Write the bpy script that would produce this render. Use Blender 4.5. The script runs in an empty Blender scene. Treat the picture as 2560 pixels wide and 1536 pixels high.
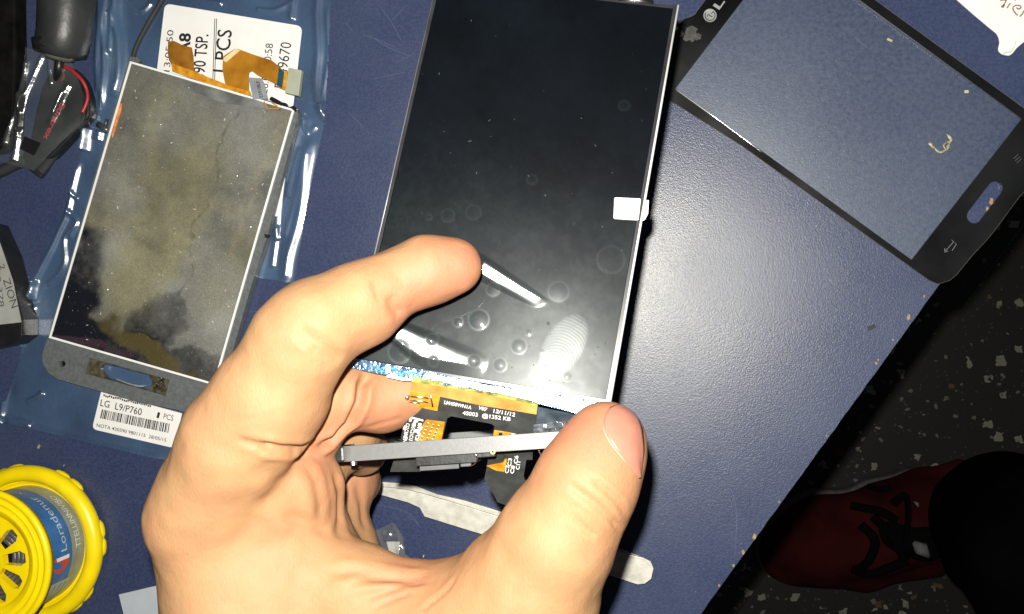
import bpy, bmesh, math, random
import numpy as np
from mathutils import Vector, Matrix, noise as mnoise
from mathutils.geometry import tessellate_polygon

# ------------------------------------------------------------------ camera, world, light
MM = 0.001
TH = math.radians(8.5)
CAMZ = 300.0
F = 2240.0
scene = bpy.context.scene
cam_d = bpy.data.cameras.new('camera')
cam_d.sensor_width = 36.0
cam_d.lens = F / 2560.0 * 36.0
cam_d.clip_start = 0.005
cam_d.clip_end = 50.0
cam = bpy.data.objects.new('camera', cam_d)
scene.collection.objects.link(cam)
cam.location = (0, 0, CAMZ * MM)
cam.rotation_euler = (0, TH, 0)
scene.camera = cam

world = bpy.data.worlds.new('World')
scene.world = world
world.use_nodes = True
bg = world.node_tree.nodes['Background']
bg.inputs[0].default_value = (0.80, 0.88, 1.0, 1)
bg.inputs[1].default_value = 0.022

def add_light(name, loc, watts, radius, col):
    ld = bpy.data.lights.new(name, 'POINT')
    ld.energy = watts
    ld.shadow_soft_size = radius
    ld.color = col
    o = bpy.data.objects.new(name, ld)
    o.location = loc
    scene.collection.objects.link(o)
    return o
flash = add_light('flash_lamp', (-0.005, 0.014, 0.300), 6.6, 0.0026, (1.0, 0.965, 0.89))

scene.view_settings.view_transform = 'Standard'
scene.view_settings.look = 'None'
scene.view_settings.exposure = 0
scene.view_settings.gamma = 1
scene.cycles.max_bounces = 10
scene.cycles.transparent_max_bounces = 16
scene.cycles.caustics_reflective = False
scene.cycles.caustics_refractive = False

# ------------------------------------------------------------------ mapping helpers (mm)
CT, ST = math.cos(TH), math.sin(TH)
def ray(X, Y):
    u = (X - 1280.0) / F; v = (768.0 - Y) / F
    return np.array([u * CT - ST, v, -u * ST - CT])
def P(X, Y, z):
    d = ray(X, Y)
    t = (z - CAMZ) / d[2]
    return np.array([d[0] * t, d[1] * t, z])
def px_size(X, Y, z):
    return (CAMZ - z) / (-ray(X, Y)[2]) / F
class Plane:
    """A plane (point, normal) in mm; at(X, Y, h) is the point where a sight line meets it, h above it."""
    def __init__(s, p, n):
        s.p = np.array(p, float); s.n = np.array(n, float); s.n /= np.linalg.norm(s.n)
    def at(s, X, Y, h=0.0):
        d = ray(X, Y); c = np.array([0, 0, CAMZ])
        t = np.dot(s.p + s.n * h - c, s.n) / np.dot(d, s.n)
        return c + d * t
def level(z): return Plane((0, 0, z), (0, 0, 1))

# ------------------------------------------------------------------ object helpers
ROOT = {}
def link(o):
    scene.collection.objects.link(o); return o
def thing(name, label, cat, loc, group=None):
    o = bpy.data.objects.new(name, None)
    o.empty_display_size = 0.01
    link(o); o.location = Vector(loc) * MM
    ROOT[o.name] = np.array(loc, float)
    o['label'] = label; o['category'] = cat
    if group: o['group'] = group
    return o
def obj(name, verts, faces, mat, parent=None, smooth=False, label=None, cat=None, group=None, kind=None, bevel=0, origin=None, seg=2, autosm=None):
    base = ROOT[parent.name] if parent is not None else (np.array(origin, float) if origin is not None else np.mean(np.array(verts, float), axis=0) if label else np.zeros(3))
    me = bpy.data.meshes.new(name)
    v = (np.array(verts, float).reshape(-1, 3) - base) * MM
    me.from_pydata(v.tolist(), [], [tuple(int(i) for i in f) for f in faces])
    me.update()
    bm = bmesh.new(); bm.from_mesh(me)
    bmesh.ops.recalc_face_normals(bm, faces=bm.faces)
    bm.to_mesh(me); bm.free()
    if smooth:
        me.polygons.foreach_set('use_smooth', [True] * len(me.polygons))
    if mat: me.materials.append(mat)
    o = bpy.data.objects.new(name, me)
    link(o)
    if parent is not None: o.parent = parent
    else: o.location = Vector(base) * MM
    ROOT[o.name] = base
    if label: o['label'] = label
    if cat: o['category'] = cat
    if group: o['group'] = group
    if kind: o['kind'] = kind
    if bevel > 0:
        b = o.modifiers.new('bevel', 'BEVEL'); b.width = bevel * MM; b.segments = seg
        b.limit_method = 'ANGLE'; b.angle_limit = math.radians(40)
        try: b.harden_normals = False
        except Exception: pass
    return o

def merge(parts):
    V = []; Fc = []
    for v, f in parts:
        k = len(V)
        V += [list(p) for p in v]
        Fc += [tuple(i + k for i in ff) for ff in f]
    return V, Fc

def prism_w(bot, top, holes_b=(), holes_t=()):
    """solid between two matching 3-D outlines (lists of points), with optional matching holes"""
    V = []; Fc = []
    loops_t = [list(top)] + [list(h) for h in holes_t]
    loops_b = [list(bot)] + [list(h) for h in holes_b]
    n_all = sum(len(l) for l in loops_t)
    for l in loops_t: V += [list(p) for p in l]
    for l in loops_b: V += [list(p) for p in l]
    if holes_t:
        tris = tessellate_polygon([[Vector(p) for p in l] for l in loops_t])
        for t in tris:
            Fc.append((t[0], t[1], t[2])); Fc.append((t[2] + n_all, t[1] + n_all, t[0] + n_all))
    else:
        n = len(top)
        Fc.append(tuple(range(n))); Fc.append(tuple(range(n_all + n - 1, n_all - 1, -1)))
    k = 0
    for l in loops_t:
        n = len(l)
        for i in range(n):
            j = (i + 1) % n
            Fc.append((k + i, k + j, k + j + n_all, k + i + n_all))
        k += n
    return V, Fc
def prism(poly, pl, h0, h1, holes=()):
    """pixel outline seen at height h1 of a plane, extruded straight down to h0"""
    top = [pl.at(x, y, h1) for x, y in poly]
    dn = pl.n * (h1 - h0)
    bot = [p - dn for p in top]
    ht = [[pl.at(x, y, h1) for x, y in h] for h in holes]
    hb = [[p - dn for p in h] for h in ht]
    return prism_w(bot, top, hb, ht)
def rounded(poly, r, n=5):
    """round the corners of a 2-D polygon; r a number or one per corner"""
    out = []; m = len(poly)
    for i in range(m):
        a = np.array(poly[i - 1], float); b = np.array(poly[i], float); c = np.array(poly[(i + 1) % m], float)
        rr = r[i] if isinstance(r, (list, tuple)) else r
        if rr <= 0: out.append(tuple(b)); continue
        u = (a - b); v = (c - b)
        d = min(rr, np.linalg.norm(u) * .49, np.linalg.norm(v) * .49)
        u = u / np.linalg.norm(u); v = v / np.linalg.norm(v)
        p0 = b + u * d; p2 = b + v * d
        for k in range(n + 1):
            t = k / n
            out.append(tuple((1 - t) ** 2 * p0 + 2 * t * (1 - t) * b + t * t * p2))
    return out
def tube(pts, r, n=12, cap=True, flat=1.0, closed=False):
    pts = [np.array(p, float) for p in pts]; V = []; Fc = []
    m = len(pts)
    rr = r if isinstance(r, (list, tuple)) else [r] * m
    prev = None
    for i in range(m):
        t = pts[min(i + 1, m - 1)] - pts[max(i - 1, 0)]
        t = t / (np.linalg.norm(t) + 1e-9)
        if prev is None:
            a = np.cross(t, [0, 0, 1.0])
            if np.linalg.norm(a) < 1e-3: a = np.cross(t, [0, 1.0, 0])
        else:
            a = prev - t * np.dot(prev, t)
        a = a / np.linalg.norm(a); prev = a
        b = np.cross(t, a)
        for k in range(n):
            an = 2 * math.pi * k / n
            V.append(pts[i] + a * math.cos(an) * rr[i] + b * math.sin(an) * rr[i] * flat)
    for i in range(m - 1):
        for k in range(n):
            Fc.append((i * n + k, i * n + (k + 1) % n, (i + 1) * n + (k + 1) % n, (i + 1) * n + k))
    if cap:
        Fc.append(tuple(range(n - 1, -1, -1))); Fc.append(tuple(range((m - 1) * n, m * n)))
    return V, Fc
def smooth_path(pts, n=8):
    pts = [np.array(p, float) for p in pts]
    out = []
    m = len(pts)
    for i in range(m - 1):
        p0 = pts[max(i - 1, 0)]; p1 = pts[i]; p2 = pts[i + 1]; p3 = pts[min(i + 2, m - 1)]
        for k in range(n):
            t = k / n
            out.append(0.5 * ((2 * p1) + (-p0 + p2) * t + (2 * p0 - 5 * p1 + 4 * p2 - p3) * t * t + (-p0 + 3 * p1 - 3 * p2 + p3) * t ** 3))
    out.append(pts[-1])
    return out
def lathe(profile, c, n=96, closed=False):
    V = []; Fc = []; m = len(profile)
    for (r, z) in profile:
        for k in range(n):
            a = 2 * math.pi * k / n
            V.append((c[0] + r * math.cos(a), c[1] + r * math.sin(a), z))
    for i in range(m if closed else m - 1):
        j = (i + 1) % m
        for k in range(n):
            Fc.append((i * n + k, i * n + (k + 1) % n, j * n + (k + 1) % n, j * n + k))
    return V, Fc
def box_axes(c, ax, ay, az):
    """box with centre c and half-axis vectors"""
    c, ax, ay, az = [np.array(q, float) for q in (c, ax, ay, az)]
    V = [c + sx * ax + sy * ay + sz * az for sx in (-1, 1) for sy in (-1, 1) for sz in (-1, 1)]
    Fc = [(0, 1, 3, 2), (4, 6, 7, 5), (0, 4, 5, 1), (2, 3, 7, 6), (0, 2, 6, 4), (1, 5, 7, 3)]
    return V, Fc

# text: built from the default font curve, turned into a mesh laid on a surface
_tc = {}
def text_mesh(s, extrude=0.0, bold=0.0):
    key = (s, bold)
    if key in _tc: return _tc[key]
    cu = bpy.data.curves.new('t', 'FONT'); cu.body = s; cu.resolution_u = 3
    cu.offset = bold
    o = bpy.data.objects.new('t', cu); link(o)
    dg = bpy.context.evaluated_depsgraph_get()
    me = bpy.data.meshes.new_from_object(o.evaluated_get(dg))
    V = np.array([v.co[:] for v in me.vertices]); Fc = [tuple(p.vertices) for p in me.polygons]
    bpy.data.objects.remove(o); bpy.data.meshes.remove(me); bpy.data.curves.remove(cu)
    _tc[key] = (V, Fc)
    return V, Fc
def text_on(s, pl, a, b, cap, h=0.03, bold=0.0, mirror=False, capfix=0.70, thick=0.02):
    """s written from pixel a to pixel b (baseline) on a plane, capital height in pixels"""
    V, Fc = text_mesh(s, bold=bold)
    A = pl.at(a[0], a[1], h); B = pl.at(b[0], b[1], h)
    ex = B - A; L = np.linalg.norm(ex); ex = ex / L
    ey = np.cross(pl.n, ex)
    if mirror: ey = -ey
    ch = cap * px_size(a[0], a[1], A[2])
    x0 = V[:, 0].min(); w = V[:, 0].max() - x0
    out = [A + ex * ((v[0] - x0) / w * L) + ey * (v[1] / capfix * ch) for v in V]
    return out, Fc

# ------------------------------------------------------------------ materials
def nd(nt, t, **kw):
    n = nt.nodes.new(t)
    for k, v in kw.items(): setattr(n, k, v)
    return n
def pm(name, col, rough=.5, metal=0.0, var=0.12, vs=180.0, bump=0.0, bs=900.0, bd=0.0002, coat=0.0, spec=.5, col2=None, sss=0, trans=0, rvar=0.0):
    m = bpy.data.materials.new(name); m.use_nodes = True
    nt = m.node_tree; p = nt.nodes['Principled BSDF']
    L = nt.links
    tc = nd(nt, 'ShaderNodeTexCoord')
    n1 = nd(nt, 'ShaderNodeTexNoise'); n1.inputs['Scale'].default_value = vs; n1.inputs['Detail'].default_value = 6
    L.new(tc.outputs['Object'], n1.inputs['Vector'])
    mx = nd(nt, 'ShaderNodeMix', data_type='RGBA')
    c = np.array(col[:3], float)
    c2 = np.array(col2[:3], float) if col2 is not None else np.clip(c * (1 + var * 1.6), 0, 1)
    c1 = c if col2 is not None else c * (1 - var * 1.6)
    mx.inputs[6].default_value = (*c1, 1); mx.inputs[7].default_value = (*c2, 1)
    mr = nd(nt, 'ShaderNodeMapRange'); mr.inputs[1].default_value = .3; mr.inputs[2].default_value = .7
    L.new(n1.outputs['Fac'], mr.inputs[0]); L.new(mr.outputs[0], mx.inputs[0])
    L.new(mx.outputs[2], p.inputs['Base Color'])
    p.inputs['Roughness'].default_value = rough
    if rvar:
        m2 = nd(nt, 'ShaderNodeMapRange'); m2.inputs[1].default_value = .35; m2.inputs[2].default_value = .65
        m2.inputs[3].default_value = rough; m2.inputs[4].default_value = rough + rvar
        L.new(n1.outputs['Fac'], m2.inputs[0]); L.new(m2.outputs[0], p.inputs['Roughness'])
    p.inputs['Metallic'].default_value = metal
    p.inputs['Specular IOR Level'].default_value = spec
    p.inputs['Coat Weight'].default_value = coat
    p.inputs['Coat Roughness'].default_value = .06
    if sss:
        p.inputs['Subsurface Weight'].default_value = sss
        p.inputs['Subsurface Radius'].default_value = (1, .35, .18)
        p.inputs['Subsurface Scale'].default_value = 0.003
    if trans: p.inputs['Transmission Weight'].default_value = trans
    if bump:
        nb = nd(nt, 'ShaderNodeTexNoise'); nb.inputs['Scale'].default_value = bs; nb.inputs['Detail'].default_value = 4
        L.new(tc.outputs['Object'], nb.inputs['Vector'])
        b = nd(nt, 'ShaderNodeBump'); b.inputs['Strength'].default_value = bump; b.inputs['Distance'].default_value = bd
        L.new(nb.outputs['Fac'], b.inputs['Height']); L.new(b.outputs[0], p.inputs['Normal'])
    return m
def film_mat(name, tint=(1, 1, 1), haze=0.05, gloss=0.12, rough=.12, hazecol=(.8, .88, 1), bump=0.0, bs=400, fadd=.5):
    """thin clear plastic: mostly see-through, a little milky, glossy"""
    m = bpy.data.materials.new(name); m.use_nodes = True
    nt = m.node_tree; nt.nodes.clear(); L = nt.links
    out = nd(nt, 'ShaderNodeOutputMaterial')
    tr = nd(nt, 'ShaderNodeBsdfTransparent'); tr.inputs[0].default_value = (*tint, 1)
    df = nd(nt, 'ShaderNodeBsdfDiffuse'); df.inputs[0].default_value = (*hazecol, 1)
    gl = nd(nt, 'ShaderNodeBsdfGlossy'); gl.inputs['Roughness'].default_value = rough
    m1 = nd(nt, 'ShaderNodeMixShader'); m2 = nd(nt, 'ShaderNodeMixShader')
    tc = nd(nt, 'ShaderNodeTexCoord')
    ns = nd(nt, 'ShaderNodeTexNoise'); ns.inputs['Scale'].default_value = 35 if name != 'pane_glass' else 700; ns.inputs['Detail'].default_value = 8
    L.new(tc.outputs['Object'], ns.inputs[0])
    mr = nd(nt, 'ShaderNodeMapRange'); mr.inputs[1].default_value = .3; mr.inputs[2].default_value = .75
    mr.inputs[3].default_value = haze * .35; mr.inputs[4].default_value = haze * 1.9
    L.new(ns.outputs[0], mr.inputs[0]); L.new(mr.outputs[0], m1.inputs[0])
    L.new(tr.outputs[0], m1.inputs[1]); L.new(df.outputs[0], m1.inputs[2])
    lw = nd(nt, 'ShaderNodeLayerWeight'); lw.inputs[0].default_value = .35
    m3 = nd(nt, 'ShaderNodeMapRange'); m3.inputs[3].default_value = gloss; m3.inputs[4].default_value = min(1, gloss + fadd)
    L.new(lw.outputs['Facing'], m3.inputs[0]); L.new(m3.outputs[0], m2.inputs[0])
    L.new(m1.outputs[0], m2.inputs[1]); L.new(gl.outputs[0], m2.inputs[2])
    if bump:
        nb = nd(nt, 'ShaderNodeTexNoise'); nb.inputs['Scale'].default_value = bs; nb.inputs['Detail'].default_value = 5
        L.new(tc.outputs['Object'], nb.inputs['Vector'])
        b = nd(nt, 'ShaderNodeBump'); b.inputs['Strength'].default_value = bump; b.inputs['Distance'].default_value = .0006
        L.new(nb.outputs['Fac'], b.inputs['Height']); L.new(b.outputs[0], gl.inputs['Normal'])
    L.new(m2.outputs[0], out.inputs[0])
    return m

M_black = pm('black_plastic', (.012, .012, .013), .35, var=.25, bump=.15)
M_print = pm('black_print', (.012, .012, .014), .6)
M_greyprint = pm('grey_print', (.45, .45, .47), .6)
M_paper = pm('white_paper', (.78, .77, .74), .7, var=.02, bump=.1)
M_white = pm('white_plastic', (.8, .8, .78), .4, var=.03)
M_silver = pm('silver_metal', (.75, .75, .74), .25, metal=1, var=.08, bump=.1)
M_red = pm('red_plastic', (.45, .02, .02), .35)
M_redprint = pm('red_print', (.5, .03, .05), .5)

# ================================================================== TABLE AND FLOOR
def table_material():
    m = bpy.data.materials.new('blue_laminate'); m.use_nodes = True
    nt = m.node_tree; L = nt.links; p = nt.nodes['Principled BSDF']
    tc = nd(nt, 'ShaderNodeTexCoord')
    def noise(scale, detail=6, rough=.5):
        n = nd(nt, 'ShaderNodeTexNoise'); n.inputs['Scale'].default_value = scale
        n.inputs['Detail'].default_value = detail; n.inputs['Roughness'].default_value = rough
        L.new(tc.outputs['Object'], n.inputs['Vector']); return n
    def ramp(a, b):
        r = nd(nt, 'ShaderNodeMapRange'); r.inputs[1].default_value = a; r.inputs[2].default_value = b; return r
    def mix(fac, c1, c2):
        x = nd(nt, 'ShaderNodeMix', data_type='RGBA')
        if hasattr(fac, 'is_linked') or hasattr(fac, 'links'): L.new(fac, x.inputs[0])
        else: x.inputs[0].default_value = fac
        for i, c in ((6, c1), (7, c2)):
            if isinstance(c, tuple): x.inputs[i].default_value = (*c, 1)
            else: L.new(c, x.inputs[i])
        return x.outputs[2]
    n1 = noise(22, 5); r1 = ramp(.35, .68); L.new(n1.outputs[0], r1.inputs[0])
    base = mix(r1.outputs[0], (.026, .038, .096), (.040, .055, .114))
    n2 = noise(1100, 2); r2 = ramp(.4, .62); L.new(n2.outputs[0], r2.inputs[0])
    dk = nd(nt, 'ShaderNodeMath', operation='MULTIPLY'); dk.inputs[1].default_value = .35
    L.new(r2.outputs[0], dk.inputs[0])
    base = mix(dk.outputs[0], base, (.068, .080, .130))
    # pale dust specks
    v = nd(nt, 'ShaderNodeTexVoronoi'); v.inputs['Scale'].default_value = 170
    L.new(tc.outputs['Object'], v.inputs['Vector'])
    lt = nd(nt, 'ShaderNodeMath', operation='LESS_THAN'); lt.inputs[1].default_value = .05
    L.new(v.outputs['Distance'], lt.inputs[0])
    n3 = noise(14, 3); r3 = ramp(.56, .62); L.new(n3.outputs[0], r3.inputs[0])
    mm_ = nd(nt, 'ShaderNodeMath', operation='MULTIPLY'); L.new(lt.outputs[0], mm_.inputs[0]); L.new(r3.outputs[0], mm_.inputs[1])
    base = mix(mm_.outputs[0], base, (.13, .14, .17))
    L.new(base, p.inputs['Base Color'])
    p.inputs['Roughness'].default_value = .34
    r4 = ramp(.3, .7); r4.inputs[3].default_value = .26; r4.inputs[4].default_value = .35
    L.new(n1.outputs[0], r4.inputs[0]); L.new(r4.outputs[0], p.inputs['Roughness'])
    p.inputs['Specular IOR Level'].default_value = .5
    p.inputs['Specular Tint'].default_value = (1, .98, .86, 1)
    nb = noise(2200, 3, .6)
    b = nd(nt, 'ShaderNodeBump'); b.inputs['Strength'].default_value = .85; b.inputs['Distance'].default_value = .0001
    L.new(nb.outputs[0], b.inputs['Height']); L.new(b.outputs[0], p.inputs['Normal'])
    return m
M_table = table_material()
# edge line of the table top: from (2700,232) to (1640,1690) px, slightly chipped
random.seed(4)
edge = []
a = np.array((2800., 88.)); b = np.array((1560., 1800.))
nseg = 170
for i in range(nseg + 1):
    t = i / nseg
    q = a + (b - a) * t
    nrm = np.array((.82, .57))
    j = (mnoise.noise(Vector((t * 60, 0, 0))) * 1.3 + mnoise.noise(Vector((t * 190, 3, 0))) * .8)
    edge.append(tuple(q + nrm * j))
EW = [P(x, y, 0)[:2] for x, y in edge]
outer = [tuple(p) for p in EW] + [(EW[-1][0], -700), (-900, -700), (-900, 700), (EW[0][0], 700)]
top = [(x, y, 0.0) for x, y in outer]
bot = [(x, y, -22.0) for x, y in outer]
tb = thing('table', 'blue laminate tabletop with a chipped slanting right edge above the floor', 'table', (-60, 0, -22))
obj('tabletop', *prism_w([(x, y, -1.0) for x, y in outer], top), M_table, tb)
M_core = pm('chipboard_core', (.30, .20, .10), .8, var=.3, vs=900, bump=.5)
M_dark = pm('dark_board', (.006, .006, .007), .8, spec=.1)
inn = [(x - .25, y + .1, -1.0) for x, y in outer]
obj('board_core', *prism_w([(x, y, -22) for x, y, z in inn], inn), M_dark, tb)
chips = []
for (x, y, r) in [(2271, 794, 8), (2190, 908, 4), (2196, 900, 3), (1886, 1341, 7), (1858, 1382, 6), (1834, 1414, 4), (1948, 1255, 4), (2066, 1090, 3), (2310, 742, 4), (2232, 850, 3), (2478, 505, 9), (2468, 524, 6), (1798, 1464, 4)]:
    poly = []
    for k in range(7):
        an = k / 7 * 6.283
        rr = r * random.uniform(.6, 1.1)
        poly.append((x + math.cos(an) * rr * .75, y + math.sin(an) * rr * 1.2))
    obj('chipped_spot', *prism(poly, level(0), -.4, .08), M_core, tb)
# scratches in the laminate: fine shallow pale lines
M_scr = pm('scratch', (.085, .10, .19), .5)
sc = []
def scr(pts, w=.9):
    path = smooth_path([P(x, y, .012) for x, y in pts], 6)
    V = []; Fc = []
    for i, q in enumerate(path):
        t = path[min(i + 1, len(path) - 1)] - path[max(i - 1, 0)]
        nn = np.array((-t[1], t[0], 0)); nn /= np.linalg.norm(nn) + 1e-9
        ww = w * .065 * (1 - abs(2 * i / (len(path) - 1) - 1) ** 3)
        V += [q + nn * ww, q - nn * ww]
    for i in range(len(path) - 1): Fc.append((2 * i, 2 * i + 1, 2 * i + 3, 2 * i + 2))
    sc.append((V, Fc))
for s_ in [[(940, 5), (975, 50), (1010, 115)], [(925, 90), (970, 118), (1035, 145)], [(1020, 10), (975, 55)],
           [(870, 280), (910, 320)], [(925, 200), (1015, 180)], [(905, 85), (945, 100), (1000, 125)],
           [(1830, 1230), (1842, 1290), (1836, 1400)], [(575, 905), (600, 925)], [(600, 780), (740, 778)],
           [(665, 735), (672, 790)], [(1630, 440), (1700, 425), (1800, 415)], [(1010, 1285), (1040, 1305), (1050, 1320)],
           [(1700, 880), (1760, 830), (1850, 790)], [(1660, 960), (1740, 905)], [(2100, 60), (2180, 130)], [(940, 1262), (990, 1272), (1030, 1290), (1048, 1314)],
           [(300, 1210), (330, 1190)], [(1620, 1300), (1680, 1250), (1760, 1230)], [(1560, 620), (1600, 650)]]:
    scr(s_)
for k in range(46):
    x = random.uniform(830, 1060) if k % 3 == 0 else random.uniform(1600, 2200); y = random.uniform(0, 600) if k % 3 == 0 else random.uniform(700, 1450)
    if k % 5 == 0: x = random.uniform(270, 380); y = random.uniform(1150, 1450)
    if x > 2250 - (y - 700) * .75 and y > 650: continue
    an = random.uniform(0, 6.28); l = random.uniform(10, 60)
    scr([(x, y), (x + math.cos(an) * l * .5 + random.uniform(-3, 3), y + math.sin(an) * l * .5), (x + math.cos(an) * l, y + math.sin(an) * l)], random.uniform(.35, .7))
obj('scratches', *merge(sc), M_scr, tb, kind='stuff')

def floor_material():
    m = bpy.data.materials.new('terrazzo'); m.use_nodes = True
    nt = m.node_tree; L = nt.links; p = nt.nodes['Principled BSDF']
    tc = nd(nt, 'ShaderNodeTexCoord')
    wn = nd(nt, 'ShaderNodeTexNoise'); wn.inputs['Scale'].default_value = 90; wn.inputs['Detail'].default_value = 2
    L.new(tc.outputs['Object'], wn.inputs['Vector'])
    ad = nd(nt, 'ShaderNodeMix', data_type='VECTOR'); ad.inputs[0].default_value = .012
    L.new(tc.outputs['Object'], ad.inputs[4]); L.new(wn.outputs['Color'], ad.inputs[5])
    prev = None
    col = (.036, .034, .028)
    last = None
    for scale, thr, keep, c in ((62, .28, .5, (.40, .39, .31)), (110, .28, .45, (.25, .235, .18)), (200, .28, .45, (.10, .092, .075)), (80, .22, .16, (.18, .12, .06))):
        v = nd(nt, 'ShaderNodeTexVoronoi'); v.inputs['Scale'].default_value = scale; v.distance = 'CHEBYCHEV' if scale in (62, 80) else 'EUCLIDEAN'
        v.inputs['Randomness'].default_value = 1
        L.new(ad.outputs[1], v.inputs['Vector'])
        sep = nd(nt, 'ShaderNodeSeparateColor'); L.new(v.outputs['Color'], sep.inputs[0])
        mt = nd(nt, 'ShaderNodeMath', operation='MULTIPLY'); mt.inputs[1].default_value = thr; L.new(sep.outputs[1], mt.inputs[0])
        ma = nd(nt, 'ShaderNodeMath', operation='ADD'); ma.inputs[1].default_value = .04; L.new(mt.outputs[0], ma.inputs[0])
        lt = nd(nt, 'ShaderNodeMath', operation='LESS_THAN'); L.new(v.outputs['Distance'], lt.inputs[0]); L.new(ma.outputs[0], lt.inputs[1])
        kp = nd(nt, 'ShaderNodeMath', operation='LESS_THAN'); kp.inputs[1].default_value = keep; L.new(sep.outputs[0], kp.inputs[0])
        mu = nd(nt, 'ShaderNodeMath', operation='MULTIPLY'); L.new(lt.outputs[0], mu.inputs[0]); L.new(kp.outputs[0], mu.inputs[1])
        x = nd(nt, 'ShaderNodeMix', data_type='RGBA'); L.new(mu.outputs[0], x.inputs[0])
        if last is None: x.inputs[6].default_value = (*col, 1)
        else: L.new(last, x.inputs[6])
        x.inputs[7].default_value = (*c, 1)
        last = x.outputs[2]
    L.new(last, p.inputs['Base Color'])
    p.inputs['Roughness'].default_value = .45
    return m
M_floor = floor_material()
FZ = -720.0
fl = bpy.data.meshes.new('floor')
# two big tiles with a narrow joint running parallel to the table edge
j0 = P(2345, 850, FZ); j1 = P(2045, 1262, FZ)
d = (j1 - j0); d /= np.linalg.norm(d); nrm = np.array((-d[1], d[0], 0))
def tile(off0, off1):
    c = j0
    return [c + d * s * 3000 + nrm * o for s, o in ((-1, off0), (1, off0), (1, off1), (-1, off1))]
ta = tile(.9, 3000); tb2 = tile(-.9, -3000)
V, Fc = merge([([*ta], [(0, 1, 2, 3)]), ([*tb2], [(0, 1, 2, 3)]), ([p - np.array((0, 0, 1.5)) for p in tile(-1.2, 1.2)], [(0, 1, 2, 3)])])
obj('floor', V, Fc, M_floor, kind='structure')
o = bpy.data.objects['floor']; o['label'] = 'dark terrazzo floor with pale stone chips below the table'

# ================================================================== SIGNED-DISTANCE MODELLING (hand, shoe)
def rcone(p, a, b, r1, r2):
    a = np.asarray(a, np.float32); b = np.asarray(b, np.float32)
    ba = b - a; l2 = float(np.dot(ba, ba)); rr = r1 - r2
    a2 = l2 - rr * rr; il2 = 1.0 / l2
    pa = p - a
    y = pa @ ba
    z = y - l2
    x2 = ((pa * l2 - y[..., None] * ba) ** 2).sum(-1)
    y2 = y * y * l2; z2 = z * z * l2
    k = np.sign(rr) * rr * rr * x2
    d = (np.sqrt(x2 * a2 * il2) + y * rr) * il2 - r1
    c1 = np.sign(z) * a2 * z2 > k
    c2 = np.sign(y) * a2 * y2 < k
    d = np.where(c2, np.sqrt(x2 + y2) * il2 - r1, d)
    d = np.where(c1, np.sqrt(x2 + z2) * il2 - r2, d)
    return d
def smin(a, b, k):
    h = np.maximum(k - np.abs(a - b), 0.0) / k
    return np.minimum(a, b) - h * h * k * 0.25
def smax(a, b, k): return -smin(-a, -b, k)
def surface_nets(D, org, h):
    nx, ny, nz = D.shape
    S = D < 0
    c = [(i, j, k) for i in (0, 1) for j in (0, 1) for k in (0, 1)]
    def sub(A, o): return A[o[0]:nx - 1 + o[0], o[1]:ny - 1 + o[1], o[2]:nz - 1 + o[2]]
    cnt = sum(sub(S, o).astype(np.uint8) for o in c)
    act = (cnt > 0) & (cnt < 8)
    idx = np.argwhere(act)
    ids = -np.ones(act.shape, np.int64); ids[act] = np.arange(len(idx))
    acc = np.zeros((len(idx), 3)); n = np.zeros(len(idx))
    I, J, K = idx.T
    vals = {o: D[I + o[0], J + o[1], K + o[2]] for o in c}
    for a in c:
        for ax in range(3):
            if a[ax] == 1: continue
            b = list(a); b[ax] = 1; b = tuple(b)
            va, vb = vals[a], vals[b]
            m = (va < 0) != (vb < 0)
            t = np.where(m, va / (va - vb + 1e-12), 0)
            q = np.array(a, float)[None, :] + np.zeros((len(idx), 3)); q[:, ax] += t
            acc[m] += q[m]; n[m] += 1
    V = (idx + acc / n[:, None]) * h + org
    Fs = []
    for ax in range(3):
        o = [slice(0, nx), slice(0, ny), slice(0, nz)]
        sa = [slice(1, s - 1) for s in (nx, ny, nz)]; sb = list(sa)
        sa[ax] = slice(0, (nx, ny, nz)[ax] - 1); sb[ax] = slice(1, (nx, ny, nz)[ax])
        A = S[tuple(sa)]; B = S[tuple(sb)]
        e = np.argwhere(A != B)
        off = np.array([1, 1, 1]); off[ax] = 0
        e = e + off
        u, w = [q for q in range(3) if q != ax]
        du = np.zeros(3, int); du[u] = 1; dw = np.zeros(3, int); dw[w] = 1
        q = [ids[tuple(x.T)] for x in (e - du - dw, e - dw, e, e - du)]
        Q = np.stack(q, 1)
        f = S[tuple(e.T)]
        flip = (~f) if ax != 1 else f
        Q[flip] = Q[flip][:, ::-1]
        Fs.append(Q)
    Q = np.concatenate(Fs); Q = Q[(Q >= 0).all(1)]
    return V, Q
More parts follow.
